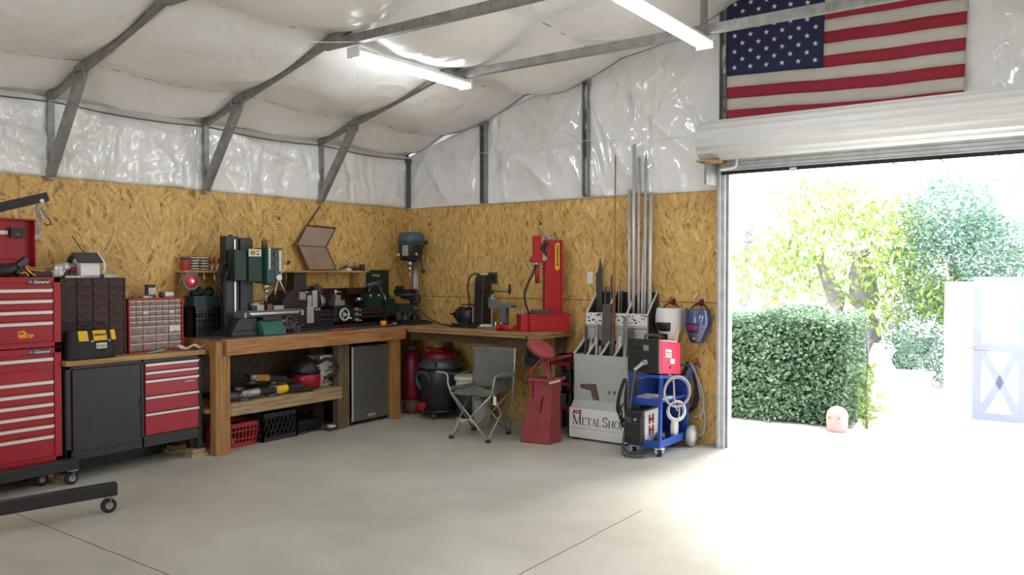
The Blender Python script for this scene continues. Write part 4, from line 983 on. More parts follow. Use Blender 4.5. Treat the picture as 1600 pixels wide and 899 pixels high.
mb = MB(); mb.box(.15, .36, -.70, -.53, ZB+.03, 1.29); mb.prism([(-.70, 1.29), (-.53, 1.29), (-.56, 1.35), (-.70, 1.33)], 'yz', .16, .34); mb.build('end_housing', 'green_dark', t, bev=.006)
mb = MB(); mb.tube([(.25, -.88, 1.42), (.27, -.86, 1.50), (.30, -.80, 1.52), (.31, -.75, 1.46), (.32, -.73, 1.40)], .014, 8, 5); mb.cyl((.26, -.92, 1.50), (.30, -.72, 1.54), .024); mb.build('lamp_arm', 'gunmetal', t)
t.location.x -= .06; t.location.y += .03
t = thing('hand_tool', 'small yellow tool with steel jaws lying before the lathe right end', 'tool', (.46, -.85, ZB))
mb = MB(); mb.cyl((.45, -.88, ZB), (.45, -.88, ZB+.05), .035); mb.build('body', 'orange', t, bev=.004)
mb = MB(); mb.box(.44, .455, -.845, -.74, ZB+.002, ZB+.012); mb.ring((.447, -.70, ZB+.012), (0, 0, 1), .028, .008, 16, 6); mb.build('jaw', 'steel', t)
mb = MB(); mb.box(.535, .562, -1.74, -1.42, ZB, ZB+.012)
tag(mb.build('red_strip', 'red_plastic', loc=(.55, -1.58, ZB)), 'thin orange red bar lying along the workbench front edge', 'bar')
t = thing('metal_case', 'upright dark green metal case behind the lathe tailstock', 'case', (.04, -.55, ZB))
mb = MB(); mb.box(.005, .068, -.718, -.40, ZB, 1.675); mb.build('body', 'green_dark', t, bev=.006)
mb = MB(); mb.text('Grizzly', (.0685, -.615, 1.615), (0, 1, 0), (0, 0, 1), .042, .0006); mb.build('lettering', 'offwhite', t)

# ---------------------------------------------------------------- tools on the lower shelf
ZL = .452
def grinder(x, y, rz, m, lab, grp='hand power tools on the lower shelf', z=0., tilt=0.):
    t = thing('angle_grinder', lab, 'grinder', (x, y, ZL+z), rz, grp); t.scale = (1.08, 1.08, 1.08); t.rotation_euler.y = tilt
    mb = MB(); mb.lathe([(.026, -.03), (.034, 0), (.036, .09), (.028, .12), (.026, .20), (.03, .235), (.024, .25)], (0, 0, .055), (1, 0, 0), 16); mb.build('body', m, t, local=True)
    mb = MB(); mb.lathe([(.037, .085), (.030, .122), (.028, .20), (.032, .238), (.026, .256)], (0, 0, .055), (1, 0, 0), 16); mb.build('grip', 'black_matte', t, local=True)
    mb = MB(); mb.lathe([(.020, .0), (.034, .012), (.036, .05), (.028, .065)], (-.055, 0, .02), (0, 0, 1), 16); mb.bar((-.055, 0, .055), (.0, 0, .055), .05, .05); mb.build('gear_head', 'steel_dull', t, local=True)
    mb = MB(); mb.lathe([(.062, 0), (.062, .006)], (-.055, 0, .008), (0, 0, 1), 24); mb.prism([(-.055+.066*math.cos(a*PI/10), .066*math.sin(a*PI/10)) for a in range(5, 16)], 'xy', .004, .024); mb.build('disc_guard', 'gunmetal', t, local=True)
    mb = MB(); mb.cyl((-.055, .03, .05), (-.055, .14, .055), .014); mb.build('side_handle', 'black_matte', t, local=True)
    return t
grinder(.34, -2.47, 1.30, 'yellow_dull', 'yellow grinder lying highest in the tool pile', z=.115, tilt=.12)
grinder(.47, -2.34, 1.45, 'yellow', 'brightest yellow grinder in the middle of the lower shelf')
grinder(.33, -2.24, 1.75, 'yellow_dull', 'dull yellow grinder right of the highest one in the tool pile', z=.055, tilt=.10)
grinder(.46, -2.66, 1.5, 'steel_dull', 'silver grey grinder at the front of the lower shelf pile')
grinder(.22, -2.55, 1.2, 'dark_steel', 'dark grinder at the back under the highest yellow one')
for x, y, rz, m, lab in ((.24, -2.80, 1.2, 'char', 'dark drill lying at the back left of the lower shelf'), (.44, -2.84, 1.5, 'gunmetal', 'dark drill lying at the front left end of the lower shelf'), (.25, -2.15, 1.7, 'bluegrey', 'blue grey drill at the back of the shelf beside the red vacuum')):
    t = thing('hand_drill', lab, 'drill', (x, y, ZL), rz, 'hand power tools on the lower shelf')
    mb = MB(); mb.lathe([(.02, -.10), (.038, -.08), (.042, .04), (.03, .07)], (0, 0, .045), (1, 0, 0), 16); mb.build('body', m, t, local=True)
    mb = MB(); mb.bar((-.05, 0, .04), (-.09, .13, .03), .04, .034); mb.box(-.13, -.05, .11, .17, .005, .055); mb.build('grip', 'black_matte', t, local=True)
    mb = MB(); mb.lathe([(.022, 0), (.022, .03), (.010, .05)], (.07, 0, .045), (1, 0, 0), 14); mb.build('chuck', 'steel_dull', t, local=True)
t = thing('heat_gun', 'long slim black tool at the right front of the lower shelf', 'tool', (.50, -2.10, ZL))
mb = MB(); mb.tube([(.48, -2.28, ZL+.03), (.50, -2.15, ZL+.03), (.515, -2.02, ZL+.026), (.525, -1.95, ZL+.024)], [.014]*5+[.020]*12, 8, 5); mb.build('body', 'black_matte', t)
mb = MB(); mb.cyl((.48, -2.28, ZL+.03), (.475, -2.36, ZL+.03), .018); mb.build('nozzle', 'yellow', t)
mb = MB()
for i in range(5): mb.tube([(.30+.03*math.sin(i), -2.72+.12*i, ZL+.01), (.34, -2.66+.12*i, ZL+.05+.02*(i % 2)), (.32, -2.60+.11*i, ZL+.09), (.27, -2.55+.10*i, ZL+.03)], .007, 6, 5)
tag(mb.build('tangled_cable', 'black_matte', loc=(.3, -2.5, ZL)), 'tangle of black cords behind the tools on the lower shelf', 'cord')
# small wet vac
t = thing('small_vacuum', 'small red and black vacuum on the lower shelf', 'vacuum', (.30, -1.92, ZL))
cx, cy = .30, -1.855
mb = MB(); mb.lathe([(.125, 0), (.145, .02), (.150, .13), (.140, .155)], (cx, cy, ZL), n=28); mb.build('drum', 'red', t)
mb = MB(); mb.lathe([(.148, .155), (.150, .19), (.135, .25), (.10, .30), (.05, .325)], (cx, cy, ZL), n=28); h_ = mb.build('motor_head', 'black', t)
mb = MB(); mb.text('SHOP', (cx+.139, cy+.055, ZL+.235), (-.35, .94, 0), (-.25, -.1, .95), .026, .0006, bold=.0006); mb.text('VAC', (cx+.144, cy+.06, ZL+.208), (-.35, .94, 0), (-.25, -.1, .95), .026, .0006, bold=.0006); mb.build('lettering', 'white', h_)
mb = MB(); mb.tube([(cx+.10, cy+.07, ZL+.25), (cx+.15, cy+.15, ZL+.30), (cx+.18, cy+.24, ZL+.255), (cx+.18, cy+.27, ZL+.18), (cx+.17, cy+.20, ZL+.125), (cx+.14, cy+.12, ZL+.10)], .019, 10, 6); mb.build('hose', 'black_matte', t)
mb = MB(); mb.bar((cx+.145, cy+.10, ZL+.06), (cx+.17, cy+.15, ZL+.08), .03, .04); mb.cyl((cx+.10, cy+.04, ZL+.31), (cx+.02, cy, ZL+.335), .02); mb.build('latch', 'rust', t)
# white appliance
t = thing('white_appliance', 'white box with printed panels beside the small red vacuum', 'box', (.24, -1.59, ZL))
mb = MB(); mb.box(.13, .34, -1.695, -1.492, ZL, .775); mb.build('casing', 'white', t, bev=.008)
mb = MB(); mb.box(.34, .342, -1.60, -1.525, .50, .575)
for k in range(4): mb.box(.34, .3415, -1.60, -1.53, .70+.014*k, .706+.014*k)
mb.bar((.3405, -1.63, .60), (.3405, -1.55, .63), .002, .012); mb.box(.34, .3415, -1.59, -1.53, .64, .655); mb.build('print', 'gunmetal', t)
# floor boxes
crate('milk_crate', .08, .40, -2.47, -2.06, 0, .272, 'char', 'dark grey lattice milk crate on the floor under the shelf', 'crate', 4, 8, True)
crate('plastic_basket', .10, .395, -2.90, -2.525, 0, .228, 'red_plastic', 'red slotted plastic basket on the floor under the shelf', 'basket', 3, 9, False, .10)
mb = MB(); mb.tube([(.36, -2.80, .02), (.375, -2.79, .06), (.37, -2.78, .09)], .007, 6, 4); mb.ball((.36, -2.74, .025), (.012, .02, .012), 10, 6)
tag(mb.build('white_clip', 'white', loc=(.365, -2.78, .008)), 'small white clip inside the red basket', 'clip')
t = thing('power_strip', 'power strip with a white plug on the floor by the middle leg', 'power strip', (.46, -1.64, 0))
mb = MB(); mb.box(.40, .50, -1.72, -1.60, 0, .035); mb.box(.43, .50, -1.60, -1.588, 0, .03); mb.build('strip', 'gunmetal', t, bev=.005)
mb = MB(); mb.box(.44, .505, -1.70, -1.635, .035, .058); mb.build('plug', 'cream', t, bev=.004)
mb = MB(); mb.tube([(.40, -1.70, .012), (.33, -1.80, .008), (.37, -1.95, .008), (.345, -2.01, .008), (.33, -2.03, .008)], .006, 6, 6); mb.build('cord', 'black_matte', t)
mb = MB(); mb.box(.03, .30, -2.0, -1.64, 0, .12); tag(mb.build('black_case', 'black', loc=(.16, -1.82, 0), bev=.01), 'black case on the floor in shade behind the power strip', 'case')
# ================================================================ GABLE WALL
Z2 = 1.035
t = thing('plywood_workbench', 'plywood topped bench along the gable wall under the red press', 'workbench', (1.4, -.33, 0))
mb = MB(); mb.box(.005, 2.43, -.66, -.005, 1.008, Z2); mb.box(.60, 2.43, -.655, -.01, .977, 1.006); mb.build('worktop', 'bench2_w', t, bev=.003)
for x, y in ((2.30, -.10), (1.02, -.06), (.70, -.62)) if 0 else ((2.30, -.10), (.70, -.06)):
    mb = MB(); mb.box(x-.045, x+.045, y-.04, y+.04, 0, .977); mb.build('leg', 'leg_grey', t, bev=.004)
mb = MB(); mb.box(.62, 2.40, -.62, -.58, .89, .976); mb.build('front_rail', 'ply_dark', t)
mb = MB(); mb.cyl((2.25, -.66, .992), (2.25, -.664, .992), .012); mb.build('knot_hole', 'black', t)
# drill press
t = thing('drill_press', 'tall blue grey drill press standing in the back corner', 'drill press', (.32, -.32, Z2))
px, py = .315, -.27
mb = MB(); mb.box(.14, .50, -.46, -.10, Z2, Z2+.035); mb.box(.18, .46, -.42, -.14, Z2+.035, Z2+.05); mb.lathe([(.07, .05), (.06, .09), (.048, .11)], (px, py+.06, Z2), n=20); mb.build('base', 'char', t, bev=.006)
mb = MB(); mb.cyl((px, py+.06, Z2+.05), (px, py+.06, 1.85), .042, n=24); mb.build('column', 'steel_dull', t)
mb = MB(); mb.lathe([(.10, 0), (.135, .03), (.145, .10), (.145, .17), (.15, .18)], (px, py-.02, 1.79), n=28); hd = mb.build('head', 'char', t)
mb = MB(); mb.lathe([(.155, 0), (.158, .09), (.145, .135), (.11, .155)], (px, py-.01, 1.97), n=32); mb.use(1); mb.lathe([(.159, .03), (.159, .045)], (px, py-.01, 1.97), n=32); mb.build('belt_cover', ['bluegrey', 'bluegrey_dark'], t)
mb = MB(); mb.cyl((px-.06, py+.14, 1.80), (px-.06, py+.14, 2.0), .075, n=20); mb.build('motor', 'bluegrey_dark', t)
mb = MB(); mb.bar((px+.06, py-.172, 1.845), (px+.06, py-.172, 1.965), .09, .006, (0, 1, 0)); mb.use(1)
for k in range(6): mb.box(px+.03, px+.09, py-.176, py-.175, 1.86+.016*k, 1.864+.016*k)
mb.build('speed_plate', ['display_grey', 'ink_grey'], hd)
mb = MB(); mb.cyl((px-.14, py-.11, 1.855), (px-.06, py-.16, 1.855), .016); mb.cyl((px+.12, py-.1, 1.86), (px+.22, py-.12, 1.86), .02); mb.build('hub', 'steel', t)
h = V((px+.225, py-.12, 1.86))
for dx, dz in ((.13, .135), (.085, -.20), (-.03, .05)):
    mb = MB(); mb.cyl(h, h+V((dx, -.02, dz)), .007); mb.use(1); mb.ball(h+V((dx, -.02, dz)), .024, 12, 8); mb.build('feed_spoke', ['dark_steel', 'black'], t)
mb = MB(); mb.cyl((px+.03, py-.06, 1.79), (px+.03, py-.06, 1.72), .028); mb.cyl((px+.03, py-.06, 1.72), (px+.03, py-.06, 1.66), .02); mb.cyl((px+.03, py-.06, 1.66), (px+.03, py-.06, 1.56), .006); mb.build('chuck', 'steel', t)
mb = MB(); mb.cyl((px+.07, py+.02, Z2+.05), (px+.07, py+.02, 1.80), .007, n=8); mb.build('rack', 'steel', t)
mb = MB(); mb.cyl((px, py+.06, 1.28), (px, py+.06, 1.36), .065); mb.bar((px, py+.04, 1.33), (px, py-.15, 1.37), .09, .05); mb.lathe([(.13, 0), (.15, .01), (.15, .03)], (px+.02, py-.10, 1.37), n=28); tb = mb.build('work_table', 'bluegrey_dark', t, bev=.004)
mb = MB(); mb.box(px-.10, px+.13, py-.20, py-.06, 1.40, 1.45); mb.box(px-.09, px-.05, py-.19, py-.07, 1.45, 1.49); mb.cyl((px+.13, py-.13, 1.43), (px+.22, py-.13, 1.43), .012); mb.build('drill_vise', 'dark_steel', tb, bev=.004)
mb = MB(); mb.prism([(px-.13, 1.18), (px+.12, 1.18), (px+.15, 1.28), (px-.14, 1.28)], 'xz', py-.19, py-.03); mb.lathe([(.06, 0), (.04, .05), (.055, .10)], (px, py-.11, Z2+.05), n=18); mb.build('lower_vise', 'bluegrey_dark', t, bev=.006)
for dx in (-.16, .17):
    mb = MB(); mb.cyl((px+dx-.03, py-.12, 1.23+.02*dx), (px+dx+.03, py-.12, 1.23), .022); mb.build('vise_screw', 'rust', t)
mb = MB(); mb.tube([(px+.2, py-.12, 1.22), (px+.28, py-.13, 1.20), (px+.36, py-.1, 1.12), (px+.52, py-.02, Z2+.012), (px+.66, py+.02, Z2+.012)], .006, 6, 5); mb.build('cord', 'black_matte', t)
# belt sander
t = thing('belt_sander', 'black disc and upright belt sander left of the wall outlets', 'sander', (1.25, -.33, Z2))
mb = MB(); mb.box(1.04, 1.50, -.45, -.20, Z2, Z2+.025); mb.box(1.07, 1.47, -.43, -.22, Z2+.025, Z2+.045); mb.build('base', 'dark_steel', t, bev=.006)
mb = MB(); mb.cyl((1.10, -.33, 1.17), (1.32, -.33, 1.17), .088, n=28); mb.box(1.14, 1.28, -.40, -.26, Z2+.045, 1.15)
mb.ring((1.14, -.33, 1.17), (1, 0, 0), .088, .012, 28, 8); mb.build('motor', 'black', t)
mb = MB(); mb.cyl((.965, -.33, 1.175), (1.10, -.33, 1.175), .010); mb.cyl((1.03, -.33, 1.17), (1.10, -.33, 1.17), .035); mb.build('shaft', 'dark_steel', t)
mb = MB(); mb.prism([(-.43, Z2+.045), (-.22, Z2+.045), (-.255, 1.58), (-.29, 1.622), (-.37, 1.622), (-.405, 1.58)], 'yz', 1.375, 1.50); mb.build('belt_housing', 'black', t, bev=.012)
mb = MB(); mb.prism([(-.40, Z2+.06), (-.25, Z2+.06), (-.27, 1.55), (-.38, 1.55)], 'yz', 1.335, 1.375); mb.use(1); mb.prism([(-.403, 1.27), (-.400, 1.27), (-.384, 1.53), (-.388, 1.53)], 'yz', 1.325, 1.385); mb.box(1.31, 1.375, -.385, -.38, 1.29, 1.52); mb.build('belt', ['cardboard', 'bench2_w'], t)
mb = MB(); mb.box(1.20, 1.40, -.43, -.24, 1.285, 1.298); mb.build('table', 'dark_steel', t)
mb = MB(); mb.tube([(1.24, -.33, 1.24), (1.245, -.34, 1.36), (1.235, -.35, 1.48), (1.27, -.36, 1.59), (1.34, -.36, 1.635), (1.40, -.34, 1.62)], .013, 8, 5); mb.build('cord', 'rust', t)
# outlets
t = thing('wall_outlet', 'white outlet plate behind the belt sander', 'outlet', (1.20, -.004, 1.56)); mb = MB(); mb.box(1.13, 1.255, -.012, -.0005, 1.49, 1.635); mb.build('plate', 'white', t, bev=.003)
mb = MB()
for z in (1.53, 1.595): mb.box(1.17, 1.215, -.014, -.012, z-.018, z+.018)
mb.build('socket', 'offwhite', t)
t = thing('wall_outlet', 'black square outlet on the strand board right of the sander', 'outlet', (1.32, -.004, 1.59)); mb = MB(); mb.box(1.262, 1.385, -.014, -.0005, 1.525, 1.65); mb.build('plate', 'gunmetal', t, bev=.003)
mb = MB(); mb.cyl((1.323, -.014, 1.588), (1.323, -.022, 1.588), .042, n=24); mb.build('socket', 'black', t)
mb = MB(); mb.box(2.577, 2.64, -.012, -.0005, 1.53, 1.655); mb.use(1); mb.box(2.597, 2.62, -.015, -.012, 1.575, 1.61)
tag(mb.build('light_switch', ['white', 'offwhite'], loc=(2.60, -.004, 1.59)), 'white light switch plate right of the red press', 'switch')
# screw press
t = thing('tapping_press', 'small grey hand screw press with long crank bar on the bench', 'hand press', (1.68, -.33, Z2))
mb = MB(); mb.box(1.53, 1.90, -.46, -.26, Z2, Z2+.02); mb.box(1.54, 1.74, -.47, -.30, Z2+.02, Z2+.035); mb.use(1); mb.lathe([(.075, 0), (.07, .03), (.05, .035)], (1.60, -.39, Z2+.02), n=24)
mb.build('base', ['steel_dull', 'cream'], t, bev=.003)
mb = MB(); mb.box(1.775, 1.85, -.38, -.31, Z2+.02, 1.30); mb.build('post', 'grey_cast', t, bev=.004)
mb = MB(); mb.prism([(1.63, 1.265), (1.93, 1.275), (1.95, 1.30), (1.91, 1.325), (1.75, 1.325), (1.63, 1.385)], 'xz', -.39, -.30); mb.build('arm', 'grey_cast', t, bev=.005)
mb = MB(); mb.cyl((1.645, -.345, Z2+.035), (1.645, -.345, 1.45), .010); mb.build('screw', 'steel', t)
mb = MB(); mb.lathe([(.028, 0), (.036, .02), (.036, .08), (.026, .11)], (1.645, -.345, 1.265), n=20); mb.build('sleeve', 'display_grey', t)
mb = MB(); mb.cyl((1.44, -.345, 1.443), (1.89, -.345, 1.447), .006, n=8); mb.cyl((1.645, -.345, 1.42), (1.645, -.345, 1.465), .018); cb = mb.build('crank_bar', 'dark_steel', t)
mb = MB(); mb.lathe([(.012, -.02), (.016, .03), (.013, .085)], (1.88, -.345, 1.44), n=12); mb.build('crank_knob', 'black', cb)
t.location.y -= .10
for k in range(4):
    mb = MB(); mb.cyl((1.75+.035*k, -.52+.02*(k % 2), Z2+.021), (1.75+.035*k, -.52+.02*(k % 2), Z2+.085), .011, n=10); tag(mb.build('metal_bit', 'dark_steel' if k % 2 else 'steel', loc=(1.75+.035*k, -.52, Z2+.02)), 'short steel bit standing on the hand press base', 'bit', 'bits by the hand press')
mb = MB(); mb.cyl((1.95, -.30, Z2), (1.95, -.30, 1.26), .022); tag(mb.build('round_bar', 'steel_dull', loc=(1.95, -.30, Z2)), 'short upright grey bar right of the hand press', 'bar')
# red press, turned a little to the room
t = thing('hydraulic_press', 'red upright hydraulic press with a yellow sticker on the plywood bench', 'press', (2.21, -.335, Z2), math.radians(50))
L_ = dict(local=True)
mb = MB(); mb.box(-.155, .27, -.115, -.10, 0, .17); mb.box(-.155, .27, .09, .105, 0, .17); mb.box(-.155, .27, -.10, .09, 0, .015); mb.box(-.165, .31, -.12, -.085, .168, .182); mb.box(-.165, .31, .075, .11, .168, .182); mb.build('base_beam', 'red_press', t, bev=.004, **L_)
mb = MB(); mb.box(-.245, -.16, -.10, .09, 0, .175); mb.use(1); mb.box(-.25, -.155, -.10, .09, .17, .178); mb.build('end_block', ['red_press', 'red'], t, bev=.004, **L_)
mb = MB(); mb.box(-.10, .09, -.08, .06, .182, .225); mb.build('tool_plate', 'gunmetal', t, bev=.004, **L_)
mb = MB(); mb.box(.035, .205, -.035, .075, .015, .955); mb.box(.205, .225, -.05, .085, .015, .955); cl = mb.build('column', 'red_press', t, bev=.006, **L_)
mb = MB(); mb.prism([(.162, .63), (.19, .655), (.19, .91), (.175, .93), (.14, .905), (.14, .655)], 'xz', -.037, -.035); mb.use(1)
for k in range(9): mb.box(.154, .178, -.0376, -.037, .685+.024*k, .699+.024*k)
mb.build('warning_sticker', ['yellow', 'ink'], cl, **L_)
mb = MB(); mb.prism([(-.105, .72), (.035, .715), (.10, .78), (.10, .90), (.02, .92), (-.01, .86), (-.01, .995), (-.085, .995), (-.085, .80), (-.115, .745)], 'xz', -.05, .05); mb.build('head', 'red_press', t, bev=.006, **L_)
mb = MB(); mb.bar((-.01, -.055, .84), (.045, -.055, .93), .05, .012, (0, 1, 0)); mb.bar((.01, -.055, .89), (.04, -.055, .78), .02, .012, (0, 1, 0)); mb.use(1); mb.box(.0, .05, -.052, -.048, .74, .80); mb.build('valve', ['black', 'steel_dull'], t, **L_)
mb = MB(); mb.cyl((-.06, 0, .72), (-.06, 0, .695), .034); mb.build('collar', 'alu', t, **L_)
mb = MB(); mb.cyl((-.045, 0, .70), (-.045, 0, .50), .022); mb.build('ram', 'red_press', t, **L_)
mb = MB(); mb.ring((.005, .02, .60), (0, 1, 0), .001, .001, 4, 4)
for k in range(12): mb.ring((.008, .02, .50+.019*k), (0, 0, 1), .019, .0035, 16, 6)
mb.build('return_spring', 'steel_dull', t, **L_)
mb = MB(); mb.tube([(-.07, -.02, .69), (-.10, -.03, .60), (-.165, -.03, .47), (-.185, -.02, .34), (-.15, -.02, .22), (-.13, 0, .18)], .011, 8, 6); mb.build('hose', 'black_matte', t, **L_)
mb = MB(); mb.box(.06, .14, -.01, .05, .955, .985); mb.cyl((.10, .02, .985), (.10, .02, 1.04), .012); mb.cyl((.05, .03, .955), (.04, .035, 1.05), .006); mb.build('top_fitting', 'steel_dull', t, bev=.004, **L_)
mb = MB(); mb.cyl((1.87, -.60, Z2+.037), (2.06, -.60, Z2+.040), .028); mb.cyl((1.84, -.60, Z2+.037), (1.88, -.60, Z2+.037), .036)
tag(mb.build('pump_handle', 'red_press', loc=(1.95, -.60, Z2)), 'red cylinder lying on the bench left of the press base', 'cylinder')
mb = MB(); mb.cyl((1.80, -.27, 1.12), (2.02, -.27, 1.135), .012); tag(mb.build('steel_tube', 'alu', loc=(1.9, -.27, 1.12)), 'bright thin tube between the hand press and the red press', 'tube') if 0 else None
mb = MB(); mb.box(2.29, 2.42, -.25, -.11, Z2, Z2+.085); mb.box(2.285, 2.425, -.255, -.105, Z2+.075, Z2+.087); tag(mb.build('black_box', 'gunmetal', loc=(2.355, -.18, Z2), bev=.004), 'small black box at the right end of the plywood bench', 'box')

# ---------------------------------------------------------------- under the gable bench
t = thing('shop_vacuum', 'large black and red wet vacuum on castors under the bench', 'vacuum', (.86, -.36, 0))
vx, vy = .86, -.37
mb = MB(); mb.lathe([(.19, .09), (.235, .11), (.24, .30), (.255, .32), (.265, .53), (.25, .565)], (vx, vy, 0), n=32); mb.build('drum', 'black', t)
mb = MB(); mb.lathe([(.262, .565), (.265, .60), (.21, .66), (.17, .68)], (vx, vy, 0), n=32); mb.build('lid', 'gunmetal', t)
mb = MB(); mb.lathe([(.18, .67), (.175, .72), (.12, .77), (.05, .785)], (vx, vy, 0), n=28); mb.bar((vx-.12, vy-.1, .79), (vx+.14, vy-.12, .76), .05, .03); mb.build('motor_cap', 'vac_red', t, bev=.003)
mb = MB(); mb.ring((vx-.06, vy-.235, .43), (0, 1, .2), .10, .025, 28, 8); mb.cyl((vx+.10, vy-.23, .62), (vx+.13, vy-.30, .62), .035); mb.build('hose', 'teal_dark', t)
mb = MB(); mb.lathe([(.20, .075), (.25, .085), (.25, .10), (.20, .11)], (vx, vy, 0), n=28); mb.build('dolly_ring', 'black', t)
mb = MB(); mb.cyl((vx-.05, vy-.235, .15), (vx-.05, vy-.29, .15), .045, n=18); mb.build('drain_cap', 'red', t)
for k in range(4):
    a = k*PI/2+.35; x, y = vx+.215*math.cos(a), vy+.215*math.sin(a)
    mb = MB(); mb.lathe([(.016, -.014), (.032, -.010), (.032, .010), (.016, .014)], (x, y, .033), (math.cos(a+1), math.sin(a+1), 0), 16); mb.cyl((x, y, .05), (x, y, .085), .012); mb.build('castor', 'gunmetal', t)
t = thing('red_tank', 'red upright gas tank in the corner under the bench', 'tank', (.40, -.36, 0))
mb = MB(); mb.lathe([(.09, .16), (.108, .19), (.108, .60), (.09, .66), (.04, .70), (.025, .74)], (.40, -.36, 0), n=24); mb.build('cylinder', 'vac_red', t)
mb = MB(); mb.lathe([(.10, 0), (.10, .16)], (.40, -.36, 0), n=20); mb.build('foot_ring', 'rust', t)
mb = MB(); mb.ring((.40, -.475, .10), (1, 0, 0), .06, .010, 20, 6); mb.build('strap', 'rust', t)
mb = MB(); mb.box(.37, .43, -.39, -.33, .74, .79); mb.build('valve', 'steel_dull', t)
t = thing('cream_bucket', 'cream bucket with a black lower half behind the folding chair', 'bucket', (1.31, -.42, 0))
mb = MB(); mb.lathe([(.145, .30), (.152, .47)], (1.31, -.42, 0), n=28, capped=False); mb.lathe([(.152, .46), (.165, .465), (.165, .50), (.155, .51), (.145, .50), (.145, .46), (.14, .46)], (1.31, -.42, 0), n=28); mb.build('upper_wall', 'cream', t)
mb = MB(); mb.lathe([(.13, .05), (.146, .31)], (1.31, -.42, 0), n=28); mb.build('lower_wall', 'black_matte', t)
mb = MB(); mb.lathe([(.135, 0), (.136, .05)], (1.31, -.42, 0), n=28); mb.build('foot', 'cream', t)
mb = MB(); mb.tube([(1.16, -.42, .44), (1.20, -.55, .38), (1.31, -.60, .34), (1.42, -.55, .38), (1.46, -.42, .44)], .004, 6, 5); mb.build('bail', 'steel', t)
t = thing('tan_pail', 'tan metal pail on the floor under the folding chair seat', 'pail', (1.57, -.53, 0))
mb = MB(); mb.lathe([(.092, 0), (.098, .05), (.102, .27), (.106, .275), (.106, .29)], (1.57, -.53, 0), n=28); mb.build('wall', 'galv_fr', t)
mb = MB(); mb.lathe([(.108, .291), (.108, .30), (.05, .31)], (1.57, -.53, 0), n=28); mb.build('lid', 'steel_dull', t)
# red shelving under the bench end
t = thing('storage_shelf', 'dark red storage rack behind the red stand at the bench end', 'rack', (2.50, -.27, 0))
for z in (.28, .52, .72):
    mb = MB(); mb.box(2.40, 2.66, -.48, -.05, z, z+.018); mb.box(2.40, 2.66, -.49, -.48, z-.012, z+.022); mb.build('shelf', 'red_dark', t)
for x in (2.405, 2.655):
    for y in (-.475, -.06):
        mb = MB(); mb.box(x-.012, x+.012, y-.012, y+.012, 0, .80); mb.build('upright', 'black', t)
mb = MB(); mb.bar((2.42, -.52, .76), (2.68, -.50, .83), .02, .016); mb.bar((2.42, -.52, .745), (2.68, -.50, .815), .014, .01); tag(mb.build('long_rod', 'red_dust', loc=(2.55, -.50, .78)), 'dusty red bar sticking out above the storage rack', 'bar')
for k, (x, z, w_, h_, m, lab) in enumerate(((2.47, .738, .10, .07, 'red_dark', 'dark red box on the upper shelf of the storage rack'), (2.58, .538, .11, .10, 'black', 'black box on the middle shelf of the storage rack'), (2.50, .298, .14, .12, 'gunmetal', 'grey black box on the bottom shelf of the storage rack'))):
    mb = MB(); mb.box(x-w_/2, x+w_/2, -.42, -.20, z, z+h_); mb.box(x-w_/2-.004, x+w_/2+.004, -.424, -.196, z+h_-.02, z+h_); tag(mb.build('rack_box', m, loc=(x, -.3, z), bev=.004), lab, 'box', 'boxes on the storage rack')

# ---------------------------------------------------------------- folding chair
t = thing('folding_chair', 'grey fabric folding camp chair standing before the bench', 'chair', (1.92, -.97, 0))
FL, FR, RL, RR = V((1.737, -1.235, 0)), V((2.165, -1.19, 0)), V((1.655, -.775, 0)), V((2.07, -.725, 0))
TL, TR = V((1.60, -.70, .86)), V((2.115, -.665, .875))
SFL, SFR, SRL, SRR = V((1.70, -1.19, .452)), V((2.185, -1.15, .462)), V((1.64, -.80, .42)), V((2.10, -.76, .42))
def leg(n, pts, r=.009, m='tube_grey', sub=1): mb = MB(); mb.tube(pts, r, 10, sub); return mb.build(n, m, t)
leg('leg', [FL+V((0,0,.01)), SFR]); leg('leg', [FR+V((0,0,.01)), SFL]); leg('leg', [FR+V((-.012,0,.01)), SRR+V((.015,.02,.0))]); leg('leg', [RR+V((0,0,.01)), SFR+V((.012,0,0))])
leg('leg', [FL+V((0,.012,.01)), SRL]); leg('leg', [RL+V((0,0,.01)), SFL+V((-.012,0,0))]); leg('leg', [RL+V((.01,0,.01)), SRR]); leg('leg', [RR+V((0,.012,.01)), SRL+V((0,.01,0))])
leg('back_post', [RR+V((.012,.012,.01)), V((2.105, -.70, .45)), TR]); leg('back_post', [RL+V((-.012,.012,.01)), V((1.62, -.735, .45)), TL])
for p in (FL, FR, RL, RR):
    mb = MB(); mb.lathe([(.028, 0), (.028, .012), (.018, .03)], p, n=16); mb.build('foot', 'black_matte', t)
def bil(A, B, C, D, u, v): return (A*(1-u)+B*u)*(1-v)+(D*(1-u)+C*u)*v
def seatf(u, v):
    p = bil(SFL, SFR, V((2.09, -.74, .47)), V((1.635, -.775, .47)), u, v); p.z -= .055*math.sin(PI*u)*math.sin(PI*(v*.75+.12))+.01*math.sin(u*9+v*4); return p
mb = MB(); mb.grid(seatf, 16, 14); mb.build('seat', 'canvas', t, thick=.006)
def backf(u, v):
    p = bil(V((1.635, -.775, .455)), V((2.09, -.74, .455)), TR, TL, u, v); p.y += .05*math.sin(PI*u)*(1-.5*v); p.y += .006*math.sin(u*14+v*6)*v; p.x += (.02 if u < .5 else -.02)*0; return p
mb = MB(); mb.grid(backf, 18, 16); mb.build('backrest', 'canvas', t, thick=.006)
mb = MB(); mb.grid(lambda u, v: V((2.19-.10*v-.0*u, -1.13+.40*v, .455+(.62-.455)*u*(1-.25*v)))+V((.012*math.sin(PI*u), 0, 0)), 8, 10); mb.build('side_panel', 'canvas', t, thick=.005)
